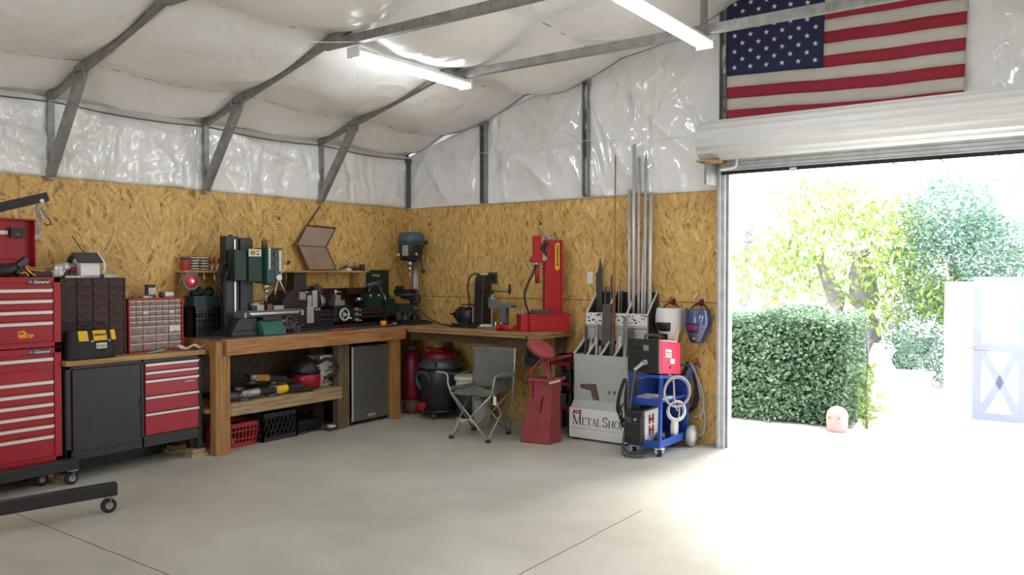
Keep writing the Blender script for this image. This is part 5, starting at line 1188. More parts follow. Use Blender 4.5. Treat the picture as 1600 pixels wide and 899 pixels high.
AL = [V((1.50, -1.19, .642)), V((1.60, -1.17, .635)), V((1.645, -1.18, .60)), V((1.655, -1.19, .54)), V((1.70, -1.20, .46))]
leg('arm_tube', AL, .010, sub=5)
leg('arm_tube', [V((2.43, -1.05, .655)), V((2.30, -1.12, .645)), V((2.235, -1.16, .60)), V((2.22, -1.165, .53)), V((2.185, -1.155, .46))][0:0] or [V((2.20, -.90, .63)), V((2.215, -1.06, .645)), V((2.215, -1.14, .63)), V((2.21, -1.165, .56)), V((2.185, -1.16, .46))], .010, sub=5)
mb = MB(); mb.grid(lambda u, v: V((1.565+.055*u+.06*v*(1-u), -1.17+.42*v, .64-.035*math.sin(PI*v)-.004*u+.0*v)), 6, 12); mb.build('armrest', 'canvas', t, thick=.007)
mb = MB(); mb.grid(lambda u, v: V((2.17+.08*u-.05*v, -1.15+.40*v, .642-.03*math.sin(PI*v))), 6, 12); mb.build('armrest', 'canvas', t, thick=.007)
mb = MB(); mb.grid(lambda u, v: V((1.665+.02*v-.0*u, -1.18+.40*v, .455+.05*u)), 4, 8); mb.build('side_strap', 'canvas', t, thick=.004)
mb = MB(); mb.bar((2.23, -1.17, .45), (2.235, -1.18, .37), .035, .002, (0, 1, 0)); mb.build('care_tag', 'white', t)

# ---------------------------------------------------------------- red stand
t = thing('red_pedestal', 'dusty red pedestal stand with a tilted round pad on top', 'stand', (2.57, -.88, 0))
mb = MB()
bot = [(2.395, -.985), (2.70, -.945), (2.72, -.74), (2.42, -.78)]; mid = [(2.48, -.965), (2.715, -.93), (2.72, -.76), (2.50, -.79)]; top = [(2.485, -.955), (2.735, -.925), (2.74, -.76), (2.50, -.79)]
vs = [(x, y, 0) for x, y in bot]+[(x, y, .10) for x, y in [(2.405, -.98), (2.705, -.94), (2.72, -.745), (2.43, -.785)]]+[(x, y, .40) for x, y in mid]+[(x, y, .625) for x, y in top]
fs = [(3, 2, 1, 0), (12, 13, 14, 15)]+[(4*k+i, 4*k+(i+1) % 4, 4*k+4+(i+1) % 4, 4*k+4+i) for k in range(3) for i in range(4)]
mb.add(vs, fs); bd_ = mb.build('body', 'red_dust', t, bev=.012)
mb = MB(); mb.prism([(2.475, -.976), (2.735, -.943), (2.75, -.75), (2.49, -.78)], 'xy', .60, .628); mb.build('rim', 'red_dust', t, bev=.004)
mb = MB(); mb.bar((2.61, -.958, .30), (2.64, -.954, .46), .012, .012); mb.bar((2.53, -.965, .44), (2.535, -.964, .60), .008, .010); mb.build('seam', 'red_dark', bd_)
mb = MB(); mb.lathe([(.11, -.03), (.145, -.018), (.15, .005), (.14, .022), (.08, .035), (.02, .038)], (2.60, -.92, .915), (.53, -.05, .80), 32); mb.build('round_pad', 'red_dust', t)
mb = MB(); mb.bar((2.48, -.93, .69), (2.62, -.91, .83), .035, .02); mb.bar((2.62, -.91, .84), (2.70, -.92, .61), .04, .02); mb.bar((2.48, -.93, .69), (2.49, -.93, .62), .03, .02); mb.bar((2.66, -.9, .84), (2.69, -.9, .66), .012, .012); mb.build('linkage', 'red_dust', t, bev=.003)
mb = MB(); mb.bar((2.66, -.95, .60), (2.88, -.93, .66), .03, .02); mb.use(1); mb.bar((2.72, -.965, .595), (2.84, -.955, .63), .012, .022); mb.build('foot_pedal', ['red_dust', 'alu'], t, bev=.003)
mb = MB(); mb.box(2.40, 2.52, -.92, -.82, .74, .92); mb.cyl((2.44, -.92, .85), (2.44, -.96, .85), .03); mb.tube([(2.42, -.93, .83), (2.50, -.95, .815), (2.55, -.93, .80)], .008, 6, 4); mb.use(1); mb.tube([(2.44, -.95, .90), (2.42, -.965, .82), (2.43, -.955, .75)], .006, 6, 4); mb.build('motor', ['black', 'bluegrey'], t, bev=.012)
mb = MB(); mb.tube([(2.42, -.92, .72), (2.39, -.95, .64), (2.42, -.965, .58), (2.48, -.965, .575)], .005, 6, 5); mb.build('cord', 'black_matte', t)

# ---------------------------------------------------------------- metal display rack
t = thing('metal_display_rack', 'grey two tier shop display rack holding metal bars and tubes', 'display rack', (3.01, -.3, 0))
mb = MB(); mb.box(2.70, 3.325, -.56, -.03, .02, .315); mb.build('plinth', 'display_light', t, bev=.003)
mb = MB(); mb.prism([(2.705, .315), (2.705, .345), (2.70, .345), (2.70, .315)], 'xz', -.5, -.03); mb.bar((2.715, -.545, .325), (3.315, -.545, .365), .001, .001); mb.prism([(-.56, .315), (-.50, .385), (-.04, .385), (-.04, .315)], 'yz', 2.712, 3.315); sl = mb.build('sloped_ledge', 'display_grey', t)
mb = MB(); mb.box(2.715, 3.315, -.50, -.49, .385, .84); mb.box(2.712, 2.722, -.50, -.25, .385, .84); mb.box(3.308, 3.318, -.50, -.25, .385, .84); mb.box(2.72, 3.31, -.26, -.25, .385, .98); fr = mb.build('front_bin', 'display_grey', t, bev=.002)
mb = MB(); mb.prism([(2.79, .545), (2.965, .555), (3.005, .40), (2.935, .40), (2.905, .49), (2.79, .505)], 'xz', -.5025, -.50); mb.box(3.105, 3.12, -.5025, -.50, .47, .50); mb.box(3.16, 3.18, -.5025, -.50, .47, .505)
mb.use(1); mb.prism([(2.815, .54), (2.95, .545), (2.985, .405), (2.945, .405), (2.925, .50), (2.815, .515)], 'xz', -.5035, -.5025); mb.build('handle_mark', ['gunmetal', 'rust'], fr)
mb = MB()
for k in range(6): mb.cyl((2.77+.1*k, -.5, .80), (2.77+.1*k, -.505, .80), .008, n=8)
mb.build('rivet', 'display_light', fr)
for k in range(5):
    x = 2.715+.1495*k
    mb = MB(); mb.prism([(-.485, .60), (-.262, .60), (-.262, .985), (-.485, .835)], 'yz', x-.003, x+.003); mb.use(1); mb.bar((x, -.497, .838), (x, -.260, .998), .020, .012, (1, 0, 0)); mb.build('front_divider', ['black', 'display_light'], t)
mb = MB(); mb.box(2.70, 3.40, -.25, -.24, .385, 1.10); mb.box(2.70, 3.40, -.25, -.238, 1.09, 1.245); mb.box(2.70, 3.40, -.04, -.03, .385, 1.46); mb.box(2.70, 2.71, -.25, -.03, .385, 1.2); mb.box(3.392, 3.402, -.25, -.03, .385, 1.2); mb.prism([(-.25, 1.2), (-.03, 1.2), (-.03, 1.46), (-.25, 1.245)], 'yz', 3.392, 3.402); mb.prism([(-.25, 1.2), (-.03, 1.2), (-.03, 1.46), (-.25, 1.245)], 'yz', 2.70, 2.71); bk = mb.build('rear_bin', 'display_grey', t, bev=.002)
mb = MB(); mb.box(2.72, 3.385, -.235, -.045, .80, .81); mb.build('bin_floor', 'black', bk)
mb = MB(); mb.box(2.712, 3.39, -.046, -.041, .81, 1.452); mb.box(2.712, 3.39, -.2375, -.2335, .81, 1.22); mb.box(3.4025, 3.406, -.25, -.03, .60, 1.20); mb.prism([(-.25, 1.2), (-.03, 1.2), (-.03, 1.45), (-.25, 1.24)], 'yz', 3.4025, 3.406); mb.box(2.724, 3.306, -.2665, -.262, .39, .965); mb.box(2.724, 3.306, -.488, -.484, .39, .83); mb.build('liner', 'black', bk)
for k in range(4):
    x = 2.715+.227*k
    mb = MB(); mb.prism([(-.237, .82), (-.042, .82), (-.042, 1.435), (-.237, 1.235)], 'yz', x-.003, x+.003); mb.use(1); mb.bar((x, -.25, 1.236), (x, -.035, 1.456), .020, .014, (1, 0, 0)); mb.build('rear_divider', ['black', 'display_light'], t)
mb = MB(); mb.box(2.705, 3.39, -.2515, -.25, 1.125, 1.24); mb.use(1); rr = random.Random(5)
for k in range(60):
    x = 2.72+.64*rr.random(); z = 1.135+.09*rr.random(); mb.box(x, x+.012+.02*rr.random(), -.2522, -.2515, z, z+.006+.008*rr.random())
mb.build('price_panel', ['white', 'ink'], bk)
# front lettering: stroke-built serif capitals
mb = MB(); mb.box(2.698, 3.327, -.5625, -.56, .025, .313); pl = mb.build('name_panel', 'white', t)
def serif(mb, ch, x, z, h, y):
    """draws one roman capital from thick and thin strokes; returns its width"""
    T, n, sl_ = h*.13, h*.05, h*.045
    def ln(x0, z0, x1, z1, w_): mb.bar((x+x0*h, y, z+z0*h), (x+x1*h, y, z+z1*h), .0015, w_, (0, 1, 0)) if 0 else mb.add([(x+x0*h-w_/2, y, z+z0*h), (x+x0*h+w_/2, y, z+z0*h), (x+x1*h+w_/2, y, z+z1*h), (x+x1*h-w_/2, y, z+z1*h), (x+x0*h-w_/2, y+.002, z+z0*h), (x+x0*h+w_/2, y+.002, z+z0*h), (x+x1*h+w_/2, y+.002, z+z1*h), (x+x1*h-w_/2, y+.002, z+z1*h)], [(0, 1, 2, 3), (4, 7, 6, 5), (0, 4, 5, 1), (1, 5, 6, 2), (2, 6, 7, 3), (3, 7, 4, 0)])
    def hz(x0, x1, zz, w_=None): w_ = w_ or n; mb.box(x+x0*h, x+x1*h, y, y+.002, z+zz*h-(0 if zz < .5 else w_), z+zz*h+(w_ if zz < .5 else 0))
    def srf(xc, zz): hz(xc-.12, xc+.12, zz)
    def arc(cx, cz, rx, rz, a0, a1, w0, w1, N=18):
        pts = []
        for i in range(N+1):
            a = a0+(a1-a0)*i/N; c, s_ = math.cos(a), math.sin(a); w_ = (w1+(w0-w1)*abs(c))/h/2
            pts.append(((cx+(rx+w_)*c, cz+(rz+w_)*s_), (cx+(rx-w_)*c, cz+(rz-w_)*s_)))
        vs = [];
        for yy in (y, y+.002):
            for (a, b) in pts: vs += [(x+a[0]*h, yy, z+a[1]*h), (x+b[0]*h, yy, z+b[1]*h)]
        m = 2*(N+1); fs = []
        for i in range(N): fs += [(2*i, 2*i+1, 2*i+3, 2*i+2), (m+2*i, m+2*i+2, m+2*i+3, m+2*i+1)]
        mb.add(vs, fs)
    if ch == 'M': ln(.13, 0, .13, 1, n); ln(.13, 1, .50, 0, T); ln(.50, 0, .88, 1, n); ln(.88, 0, .88, 1, T); srf(.13, 0); srf(.88, 0); hz(0, .2, 1); hz(.8, 1.0, 1); return 1.04*h
    if ch == 'E': ln(.15, 0, .15, 1, T); hz(.03, .62, 0); hz(.03, .60, 1); hz(.15, .48, .48); ln(.61, 0, .64, .22, n); ln(.59, .8, .59, 1, n); return .68*h
    if ch == 'T': ln(.36, 0, .36, 1, T); hz(0, .72, 1); srf(.36, 0); ln(.02, .78, .0, 1, n); ln(.70, .78, .72, 1, n); return .72*h
    if ch == 'A': ln(.08, 0, .38, 1, n); ln(.66, 0, .38, 1, T); hz(.18, .55, .34); srf(.08, 0); srf(.66, 0); return .74*h
    if ch == 'L': ln(.15, 0, .15, 1, T); hz(.03, .58, 0); ln(.57, 0, .61, .25, n); srf(.15, 1); return .62*h
    if ch == 'S':
        arc(.30, .74, .20, .22, .35, PI*1.5, T*.85, n); arc(.30, .26, .22, .23, -PI*.88, PI*.5, T*.85, n); ln(.50, .72, .51, .98, n); ln(.06, .04, .07, .30, n); return .60*h
    if ch == 'H': ln(.15, 0, .15, 1, T); ln(.68, 0, .68, 1, T); hz(.15, .68, .49); [srf(a, b) for a in (.15, .68) for b in (0, 1)]; return .83*h
    if ch == 'O': arc(.42, .5, .35, .47, 0, 2*PI, T, n, 32); return .84*h
    if ch == 'P': ln(.15, 0, .15, 1, T); arc(.28, .74, .26, .235, -PI/2, PI/2, T, n); hz(.03, .3, 1); hz(.15, .3, .475); srf(.15, 0); return .60*h
    return .3*h
mb = MB(); x = 2.735; base = .152
for ch, h in zip('METALSHOP', (.10, .075, .075, .075, .075, .10, .075, .075, .075)):
    x += serif(mb, ch, x, base, h, -.5645)+.003+(.012 if ch == 'L' else 0)
mb.build('lettering', 'ink', pl)
mb = MB(); mb.text('ACE', (2.785, -.563, .275), (1, 0, 0), (0, 0, 1), .052, .001, shear=.15, bold=.0025); mb.build('red_lettering', 'red', pl)
mb = MB(); rr = random.Random(2)
mb.box(2.72, 3.31, -.5635, -.5625, .128, .131)
for k in range(34): mb.box(2.725+.0173*k, 2.725+.0173*k+.006+.007*rr.random(), -.5635, -.5625, .108, .116)
for r_ in range(5):
    xx = 2.735
    while xx < 3.29:
        wv = .008+.02*rr.random(); mb.box(xx, min(xx+wv, 3.30), -.5635, -.5625, .086-.0135*r_, .0885-.0135*r_); xx += wv+.006
mb.build('small_print', 'ink_grey', pl)
for x in (2.74, 3.28):
    mb = MB(); mb.box(x-.03, x+.03, -.54, -.06, 0, .02); mb.build('foot', 'black', t)
# stock in the rack
def stock(kind, p0, p1, r, m, lab, grp, form='tube'):
    mb = MB()
    if form == 'tube':
        mb.lathe([(r, 0), (r, 1), (r*.8, 1), (r*.8, .97)] if 0 else [(r, 0), (r, (V(p1)-V(p0)).length)], p0, V(p1)-V(p0), 16)
    elif form == 'flat': mb.bar(p0, p1, r, .006, (0, 1, 0))
    elif form == 'square': mb.bar(p0, p1, r, r)
    elif form == 'angle': mb.bar(p0, p1, r, .004, (0, 1, 0)); mb.bar(V(p0)+V((-r/2, -r/2, 0)), V(p1)+V((-r/2, -r/2, 0)), .004, r, (0, 1, 0))
    return tag(mb.build(kind, m, loc=p0, bev=0), lab, kind.split('_')[-1], grp)
GT = 'tall tubes in the display rack'
for k, (x0, x1, z1, r, lab) in enumerate(((3.155, 3.105, 2.48, .017, 'leftmost of the tall silver tubes in the rear bin'), (3.20, 3.155, 2.93, .018, 'tallest silver tube in the rear bin'), (3.255, 3.21, 2.80, .014, 'third silver tube from the left in the rear bin'),
        (3.285, 3.262, 2.02, .013, 'shortest silver tube standing in the rear bin'), (3.32, 3.285, 2.81, .014, 'second silver tube from the right in the rear bin'), (3.372, 3.345, 2.44, .020, 'rightmost thick silver tube in the rear bin'))):
    stock('metal_tube', (x0, -.17, .81), (x1, -.075, z1), r, 'alu' if k % 2 else 'galv_light', lab, GT)
stock('copper_rod', (2.98, -.16, .81), (2.935, -.06, 2.87), .006, 'copper', 'thin copper rod rising alone left of the silver tubes', GT)
mb = MB(); mb.prism([(2.722, .83), (2.79, .83), (2.785, 1.69), (2.765, 1.80), (2.742, 1.68), (2.715, 1.63)], 'xz', -.072, -.062); tag(mb.build('flat_bar', 'gunmetal', loc=(2.75, -.067, .83)), 'dark flat bar with a pointed tip at the left of the rear bin', 'bar', 'bars in the rear bin')
stock('pointed_blade', (2.79, -.06, 1.70), (2.765, -.05, 1.79), .02, 'gunmetal', 'x', 'x', 'flat') if 0 else None
for k, (x, z1, m) in enumerate(((2.86, 1.50, 'scale_steel'), (2.93, 1.62, 'rust'), (2.96, 1.50, 'steel_dull'), (3.02, 1.52, 'galv'), (3.05, 1.46, 'scale_steel'), (3.34, 1.48, 'galv'))):
    stock('steel_bar', (x, -.16, .81), (x-.02, -.09, z1), .016, m, 'short steel bar standing in the rear bin of the rack', 'bars in the rear bin', 'square')
FB = 'bars in the front bin'
stock('flat_bar', (2.985, -.38, .40), (2.965, -.28, 1.335), .10, 'scale_steel', 'wide dark flat bar standing in the front bin', FB, 'flat')
stock('wood_stick', (3.065, -.36, .40), (3.045, -.28, 1.41), .024, 'rust', 'brown stick standing beside the wide flat bar', FB, 'square')
stock('angle_iron', (3.205, -.36, .40), (3.19, -.30, 1.22), .03, 'steel_dull', 'grey angle bar right of the brown stick in the front bin', FB, 'angle')
stock('flat_bar', (3.255, -.40, .40), (3.24, -.30, 1.10), .065, 'scale_steel', 'dark flat bar at the right end of the front bin', FB, 'flat')
stock('metal_tube', (2.735, -.36, .40), (2.725, -.28, 1.10), .014, 'gunmetal', 'black tube with bright tip at the left of the front bin', FB)
stock('metal_tube', (2.88, -.38, .40), (2.86, -.30, 1.13), .022, 'steel_dull', 'silver tube left of the wide flat bar in the front bin', FB)
stock('channel_bar', (3.12, -.42, .40), (3.14, -.33, 1.02), .03, 'display_light', 'pale short channel bar in the middle of the front bin', FB, 'angle')
rr = random.Random(11)
for k in range(11):
    x = 2.76+.046*k; z1 = .91+.12*rr.random()
    stock('steel_bar', (x, -.44+.1*rr.random(), .40), (x+.03*(rr.random()-.5), -.33+.03*rr.random(), z1), .016+.012*rr.random(), ('dark_steel', 'steel', 'scale_steel', 'galv')[k % 4], 'short metal offcut standing in the front bin', FB, ('square', 'tube')[k % 2])

# ---------------------------------------------------------------- welding cart
t = thing('welding_cart', 'blue steel welding cart on wheels below the red welder', 'cart', (3.63, -.5, 0))
CX0, CX1, CY0, CY1 = 3.47, 3.79, -.80, -.17
def zt_(y): return .735-.07*(y-CY0)/(CY1-CY0)      # the sloping top tray
mb = MB(); mb.add([(CX0, CY0, zt_(CY0)-.03), (CX1, CY0, zt_(CY0)-.03), (CX1, CY1, zt_(CY1)-.03), (CX0, CY1, zt_(CY1)-.03), (CX0, CY0, zt_(CY0)), (CX1, CY0, zt_(CY0)), (CX1, CY1, zt_(CY1)), (CX0, CY1, zt_(CY1))], [(0, 3, 2, 1), (4, 5, 6, 7), (0, 1, 5, 4), (1, 2, 6, 5), (2, 3, 7, 6), (3, 0, 4, 7)]); mb.build('top_tray', 'blue', t, bev=.004)
mb = MB(); mb.box(CX0+.01, CX1-.01, -.74, CY1, .475, .49); mb.box(CX0+.01, CX1-.01, -.745, -.735, .445, .51); mb.build('middle_shelf', 'blue', t, bev=.003)
mb = MB(); mb.box(CX0, CX1, CY0, CY1, .095, .11); mb.box(CX0, CX1, CY0-.004, CY0+.01, .075, .145); mb.box(CX1-.01, CX1+.002, CY0, CY1, .075, .145); mb.box(CX0, CX0+.01, CY0, CY1, .075, .145); mb.build('bottom_deck', 'blue', t, bev=.003)
for x in (CX0+.012, CX1-.012):
    mb = MB(); mb.bar((x, CY0+.02, .12), (x, CY0+.05, zt_(CY0)-.03), .03, .03, (0, 1, 0)); mb.build('front_post', 'blue', t, bev=.003)
    mb = MB(); mb.bar((x, CY1-.02, .12), (x, CY1-.02, zt_(CY1)-.03), .03, .03, (0, 1, 0)); mb.build('rear_post', 'blue', t, bev=.003)
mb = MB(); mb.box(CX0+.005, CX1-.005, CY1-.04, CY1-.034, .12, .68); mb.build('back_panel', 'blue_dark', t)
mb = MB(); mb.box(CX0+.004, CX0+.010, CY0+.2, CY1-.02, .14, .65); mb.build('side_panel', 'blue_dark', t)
mb = MB(); mb.tube([(CX0, CY1, .62), (CX0, CY1+.04, .72), (CX0+.1, CY1+.06, .76), (CX1, CY1+.04, .74), (CX1, CY1, .62)], .010, 8, 4); mb.build('push_handle', 'blue', t)
for x in (CX0-.03, CX1+.045):
    mb = MB(); mb.lathe([(.055, -.022), (.095, -.022), (.101, -.012), (.101, .012), (.095, .022), (.055, .022)], (x, -.20, .101), (1, 0, 0), 32); wh = mb.build('wheel', 'hose_grey', t)
    mb = MB(); mb.lathe([(.062, -.018), (.070, -.024), (.050, -.020), (.02, -.028)][::-1], (x, -.20, .101), (-1, 0, 0), 24); mb.cyl((x-.026, -.20, .101), (x+.03, -.20, .101), .014); mb.lathe([(.064, .016), (.064, .0225), (.03, .026)], (x, -.20, .101), (1, 0, 0), 24); mb.build('hub', 'white', wh)
mb = MB(); mb.cyl((CX0-.03, -.20, .101), (CX1+.045, -.20, .101), .009); mb.build('axle', 'steel_dull', t)
for x in (CX0+.05, CX1-.02):
    a, b = MB(), MB(); caster(a, b, x, CY0+.03, .078, .034, (.75, .65, 0)); cw = a.build('caster_wheel', 'black_matte', t); b.build('caster_fork', 'white', cw)
# mig welder
t = thing('welder', 'red and black welder on top of the blue cart', 'welder', (3.63, -.52, .71))
def wz(y, dz): return zt_(y)+.012+dz
def sbox(mb, x0, x1, y0, y1, za, zb):
    mb.add([(x0, y0, wz(y0, za)), (x1, y0, wz(y0, za)), (x1, y1, wz(y1, za)), (x0, y1, wz(y1, za)), (x0, y0, wz(y0, zb)), (x1, y0, wz(y0, zb)), (x1, y1, wz(y1, zb)), (x0, y1, wz(y1, zb))], [(0, 3, 2, 1), (4, 5, 6, 7), (0, 1, 5, 4), (1, 2, 6, 5), (2, 3, 7, 6), (3, 0, 4, 7)])
mb = MB(); sbox(mb, 3.485, 3.775, -.79, -.33, 0, .295); mb.build('case', 'magenta_red', t, bev=.006)
mb = MB(); sbox(mb, 3.478, 3.785, -.82, -.785, 0, .305); fp = mb.build('front_panel', 'black', t, bev=.008)
mb = MB(); sbox(mb, 3.50, 3.70, -.8235, -.82, .185, .265); mb.use(1)
for x in (3.54, 3.60): mb.lathe([(.022, 0), (.018, .015)], (x, -.8235, wz(-.82, .225)), (0, -1, 0), 18)
mb.use(2); sbox(mb, 3.64, 3.69, -.825, -.8235, .20, .25); mb.build('dial_panel', ['char', 'black', 'ink_grey'], fp)
mb = MB(); mb.cyl((3.665, -.82, wz(-.82, .10)), (3.665, -.86, wz(-.82, .095)), .024); mb.build('torch_socket', 'steel', fp)
mb = MB(); sbox(mb, 3.775, 3.779, -.74, -.36, .02, .28); sp = mb.build('side_door', 'magenta_red', t, bev=.002)
mb = MB(); sbox(mb, 3.779, 3.7805, -.66, -.54, .15, .225); sbox(mb, 3.779, 3.7805, -.56, -.47, .095, .14); mb.use(1)
c = V((3.781, -.60, wz(-.60, .195))); mb.text('LINCOLN', c, (0, 1, -.11), (0, .0, 1), .022, .0005, bold=.0005); mb.text('ELECTRIC', c-V((0, 0, .024)), (0, 1, -.11), (0, 0, 1), .020, .0005)
mb.build('nameplate', ['white', 'red'], sp)
mb = MB(); mb.lathe([(.012, 0), (.012, .006)], (3.779, -.57, wz(-.57, .06)), (1, 0, 0), 12); mb.build('latch', 'black', sp)
mb = MB(); mb.tube([(3.63, -.76, wz(-.76, .30)), (3.63, -.74, wz(-.74, .345)), (3.63, -.42, wz(-.42, .345)), (3.63, -.40, wz(-.40, .30))], .011, 8, 3); mb.build('carry_handle', 'black', t)
mb = MB(); sbox(mb, 3.60, 3.77, -.72, -.40, .298, .305); sbox(mb, 3.55, 3.60, -.78, -.60, .30, .307); mb.use(1); sbox(mb, 3.64, 3.70, -.68, -.55, .306, .309); tag(mb.build('paper_sheets', ['white', 'ink_grey'], loc=(3.68, -.56, wz(-.56, .30))), 'white printed papers lying on top of the red welder', 'paper')
mb = MB(); mb.tube([(3.655, -.865, wz(-.82, .095)), (3.60, -.90, wz(-.82, .04)), (3.555, -.875, .62), (3.52, -.85, .44), (3.49, -.87, .28), (3.50, -.95, .05), (3.56, -.97, .02), (3.66, -.95, .02), (3.70, -.90, .03), (3.62, -.87, .035), (3.53, -.90, .03), (3.50, -.95, .10)], .012, 8, 6); 
mb.use(1); mb.tube([(3.655, -.865, wz(-.82, .095)), (3.615, -.892, wz(-.82, .055)), (3.59, -.897, wz(-.82, .03))], .017, 8, 4)
tag(mb.build('torch_cable', ['gunmetal', 'hose_grey'], loc=(3.55, -.9, .02)), 'thick dark torch cable curling down the cart front to the floor', 'cable')
mb = MB()
for k in range(5):
    o = .012*k
    mb.tube([(3.455-o*.3, -.80-o*.4, .68), (3.42-o*.5, -.83, .55), (3.40-o*.3, -.84-o*.3, .40), (3.425, -.83, .28+o), (3.455, -.82, .33), (3.47-o*.3, -.815-o*.4, .50), (3.465, -.81, .66)], .007, 6, 5)
mb.tube([(3.41, -.86, .46), (3.45, -.87, .36), (3.43, -.86, .27)], .009, 6, 4); mb.tube([(3.46, -.86, .46), (3.42, -.87, .36), (3.46, -.86, .24)], .009, 6, 4)
tag(mb.build('cable_bundle', 'black_matte', loc=(3.44, -.82, .45)), 'bundle of black cables hung on the left side of the cart', 'cable')
def coil(name, c, ax, R, n, r, m, lab, sq=1.25, seed=0):
    mb = MB(); rr = random.Random(seed)
    x, y, z = frame(ax)
    for k in range(n):
        R1 = R*(1+.10*(rr.random()-.5)); o = V((rr.uniform(-.008, .008), rr.uniform(-.008, .008), rr.uniform(-.012, .012)))+z*(.011*(k-n/2))
        mb.ring(V(c)+o, z, R1, r, 32, 8, sq) if 0 else mb.tube([V(c)+o+V((-ax[1], ax[0], 0)).normalized()*(R1*math.cos(2*PI*i/28))+V((0, 0, 1))*(R1*sq*math.sin(2*PI*i/28)) for i in range(28)], r, 8, 1, True)
    return mb
mb = coil('', (3.885, -.64, .575), (.80, -.60, 0), .128, 4, .0085, '', '', 1.05, 1); mb.tube([(3.80, -.66, .74), (3.86, -.68, .69), (3.875, -.69, .58), (3.87, -.66, .46), (3.87, -.60, .40)], .008, 6, 5)
tag(mb.build('ground_cable', 'hose_grey', loc=(3.885, -.64, .575)), 'large grey cable coil on the cart side below the welder', 'cable')
mb = coil('', (3.875, -.62, .40), (.80, -.60, 0), .085, 4, .0075, '', '', 1.0, 4); mb.tube([(3.87, -.56, .48), (3.875, -.58, .35), (3.87, -.62, .30)], .007, 6, 5)
tag(mb.build('ground_cable', 'white', loc=(3.875, -.62, .40)), 'smaller pale cable coil hanging under the large grey coil', 'cable')
# plasma cutter on the deck
t = thing('plasma_cutter', 'black and silver plasma cutter with red bars on the cart deck', 'plasma cutter', (3.56, -.62, .11))
mb = MB(); mb.box(3.485, 3.655, -.84, -.46, .112, .40); mb.build('case', 'alu', t, bev=.008)
mb = MB(); mb.box(3.478, 3.662, -.885, -.835, .112, .405); mb.box(3.485, 3.655, -.90, -.885, .13, .36); fp = mb.build('front_cap', 'black', t, bev=.012)
mb = MB(); mb.cyl((3.60, -.90, .335), (3.60, -.912, .335), .013); mb.build('knob', 'steel', fp)
mb = MB(); mb.box(3.50, 3.64, -.903, -.90, .30, .304); mb.box(3.50, 3.64, -.903, -.90, .20, .204); mb.box(3.50, 3.56, -.903, -.90, .31, .35); mb.build('display', 'gunmetal', fp)
mb = MB()
for z0 in (.275, .175):
    mb.box(3.655, 3.658, -.745, -.715, z0, z0+.085); mb.box(3.655, 3.658, -.675, -.645, z0, z0+.085); mb.box(3.655, 3.658, -.745, -.645, z0+(.028 if z0 > .2 else .035), z0+(.052 if z0 > .2 else .055))
mb.build('red_emblem', 'red', t)
mb = MB(); mb.box(3.50, 3.64, -.84, -.50, .401, .412); mb.tube([(3.57, -.80, .41), (3.57, -.78, .44), (3.57, -.58, .44), (3.57, -.56, .41)], .010, 8, 3); mb.build('carry_handle', 'black', t)
mb = MB()
for k in range(6): mb.tube([(3.68, -.72+.03*k, .115), (3.70+.01*(k % 2), -.70+.03*k, .17), (3.72, -.66+.02*k, .20-.01*k), (3.74, -.60, .12)], .007, 6, 4)
tag(mb.build('work_lead', 'gunmetal', loc=(3.7, -.66, .115)), 'heap of dark leads right of the plasma cutter on the deck', 'cable')
mb = MB(); mb.lathe([(.07, -.02), (.085, -.02), (.085, .02), (.07, .02)], (3.74, -.38, .195), (1, .2, 0), 24); mb.use(1); mb.lathe([(.03, -.018), (.072, -.018), (.072, .018), (.03, .018)], (3.74, -.38, .195), (1, .2, 0), 24)
tag(mb.build('wire_spool', ['white', 'tan_strap'], loc=(3.74, -.38, .11)), 'white wire spool at the back of the cart deck', 'spool')
mb = MB(); mb.box(3.50, 3.76, -.735, -.45, .491, .505); mb.box(3.52, 3.66, -.73, -.5, .505, .516); mb.use(1); mb.bar((3.66, -.72, .512), (3.76, -.55, .515), .03, .012); mb.bar((3.56, -.72, .52), (3.70, -.71, .522), .012, .01); mb.use(2); mb.cyl((3.72, -.735, .515), (3.74, -.6, .515), .010)
tag(mb.build('hand_tools', ['offwhite', 'steel_dull', 'yellow_dull'], loc=(3.62, -.6, .49)), 'flat tray of papers and rods on the cart middle shelf', 'tray')
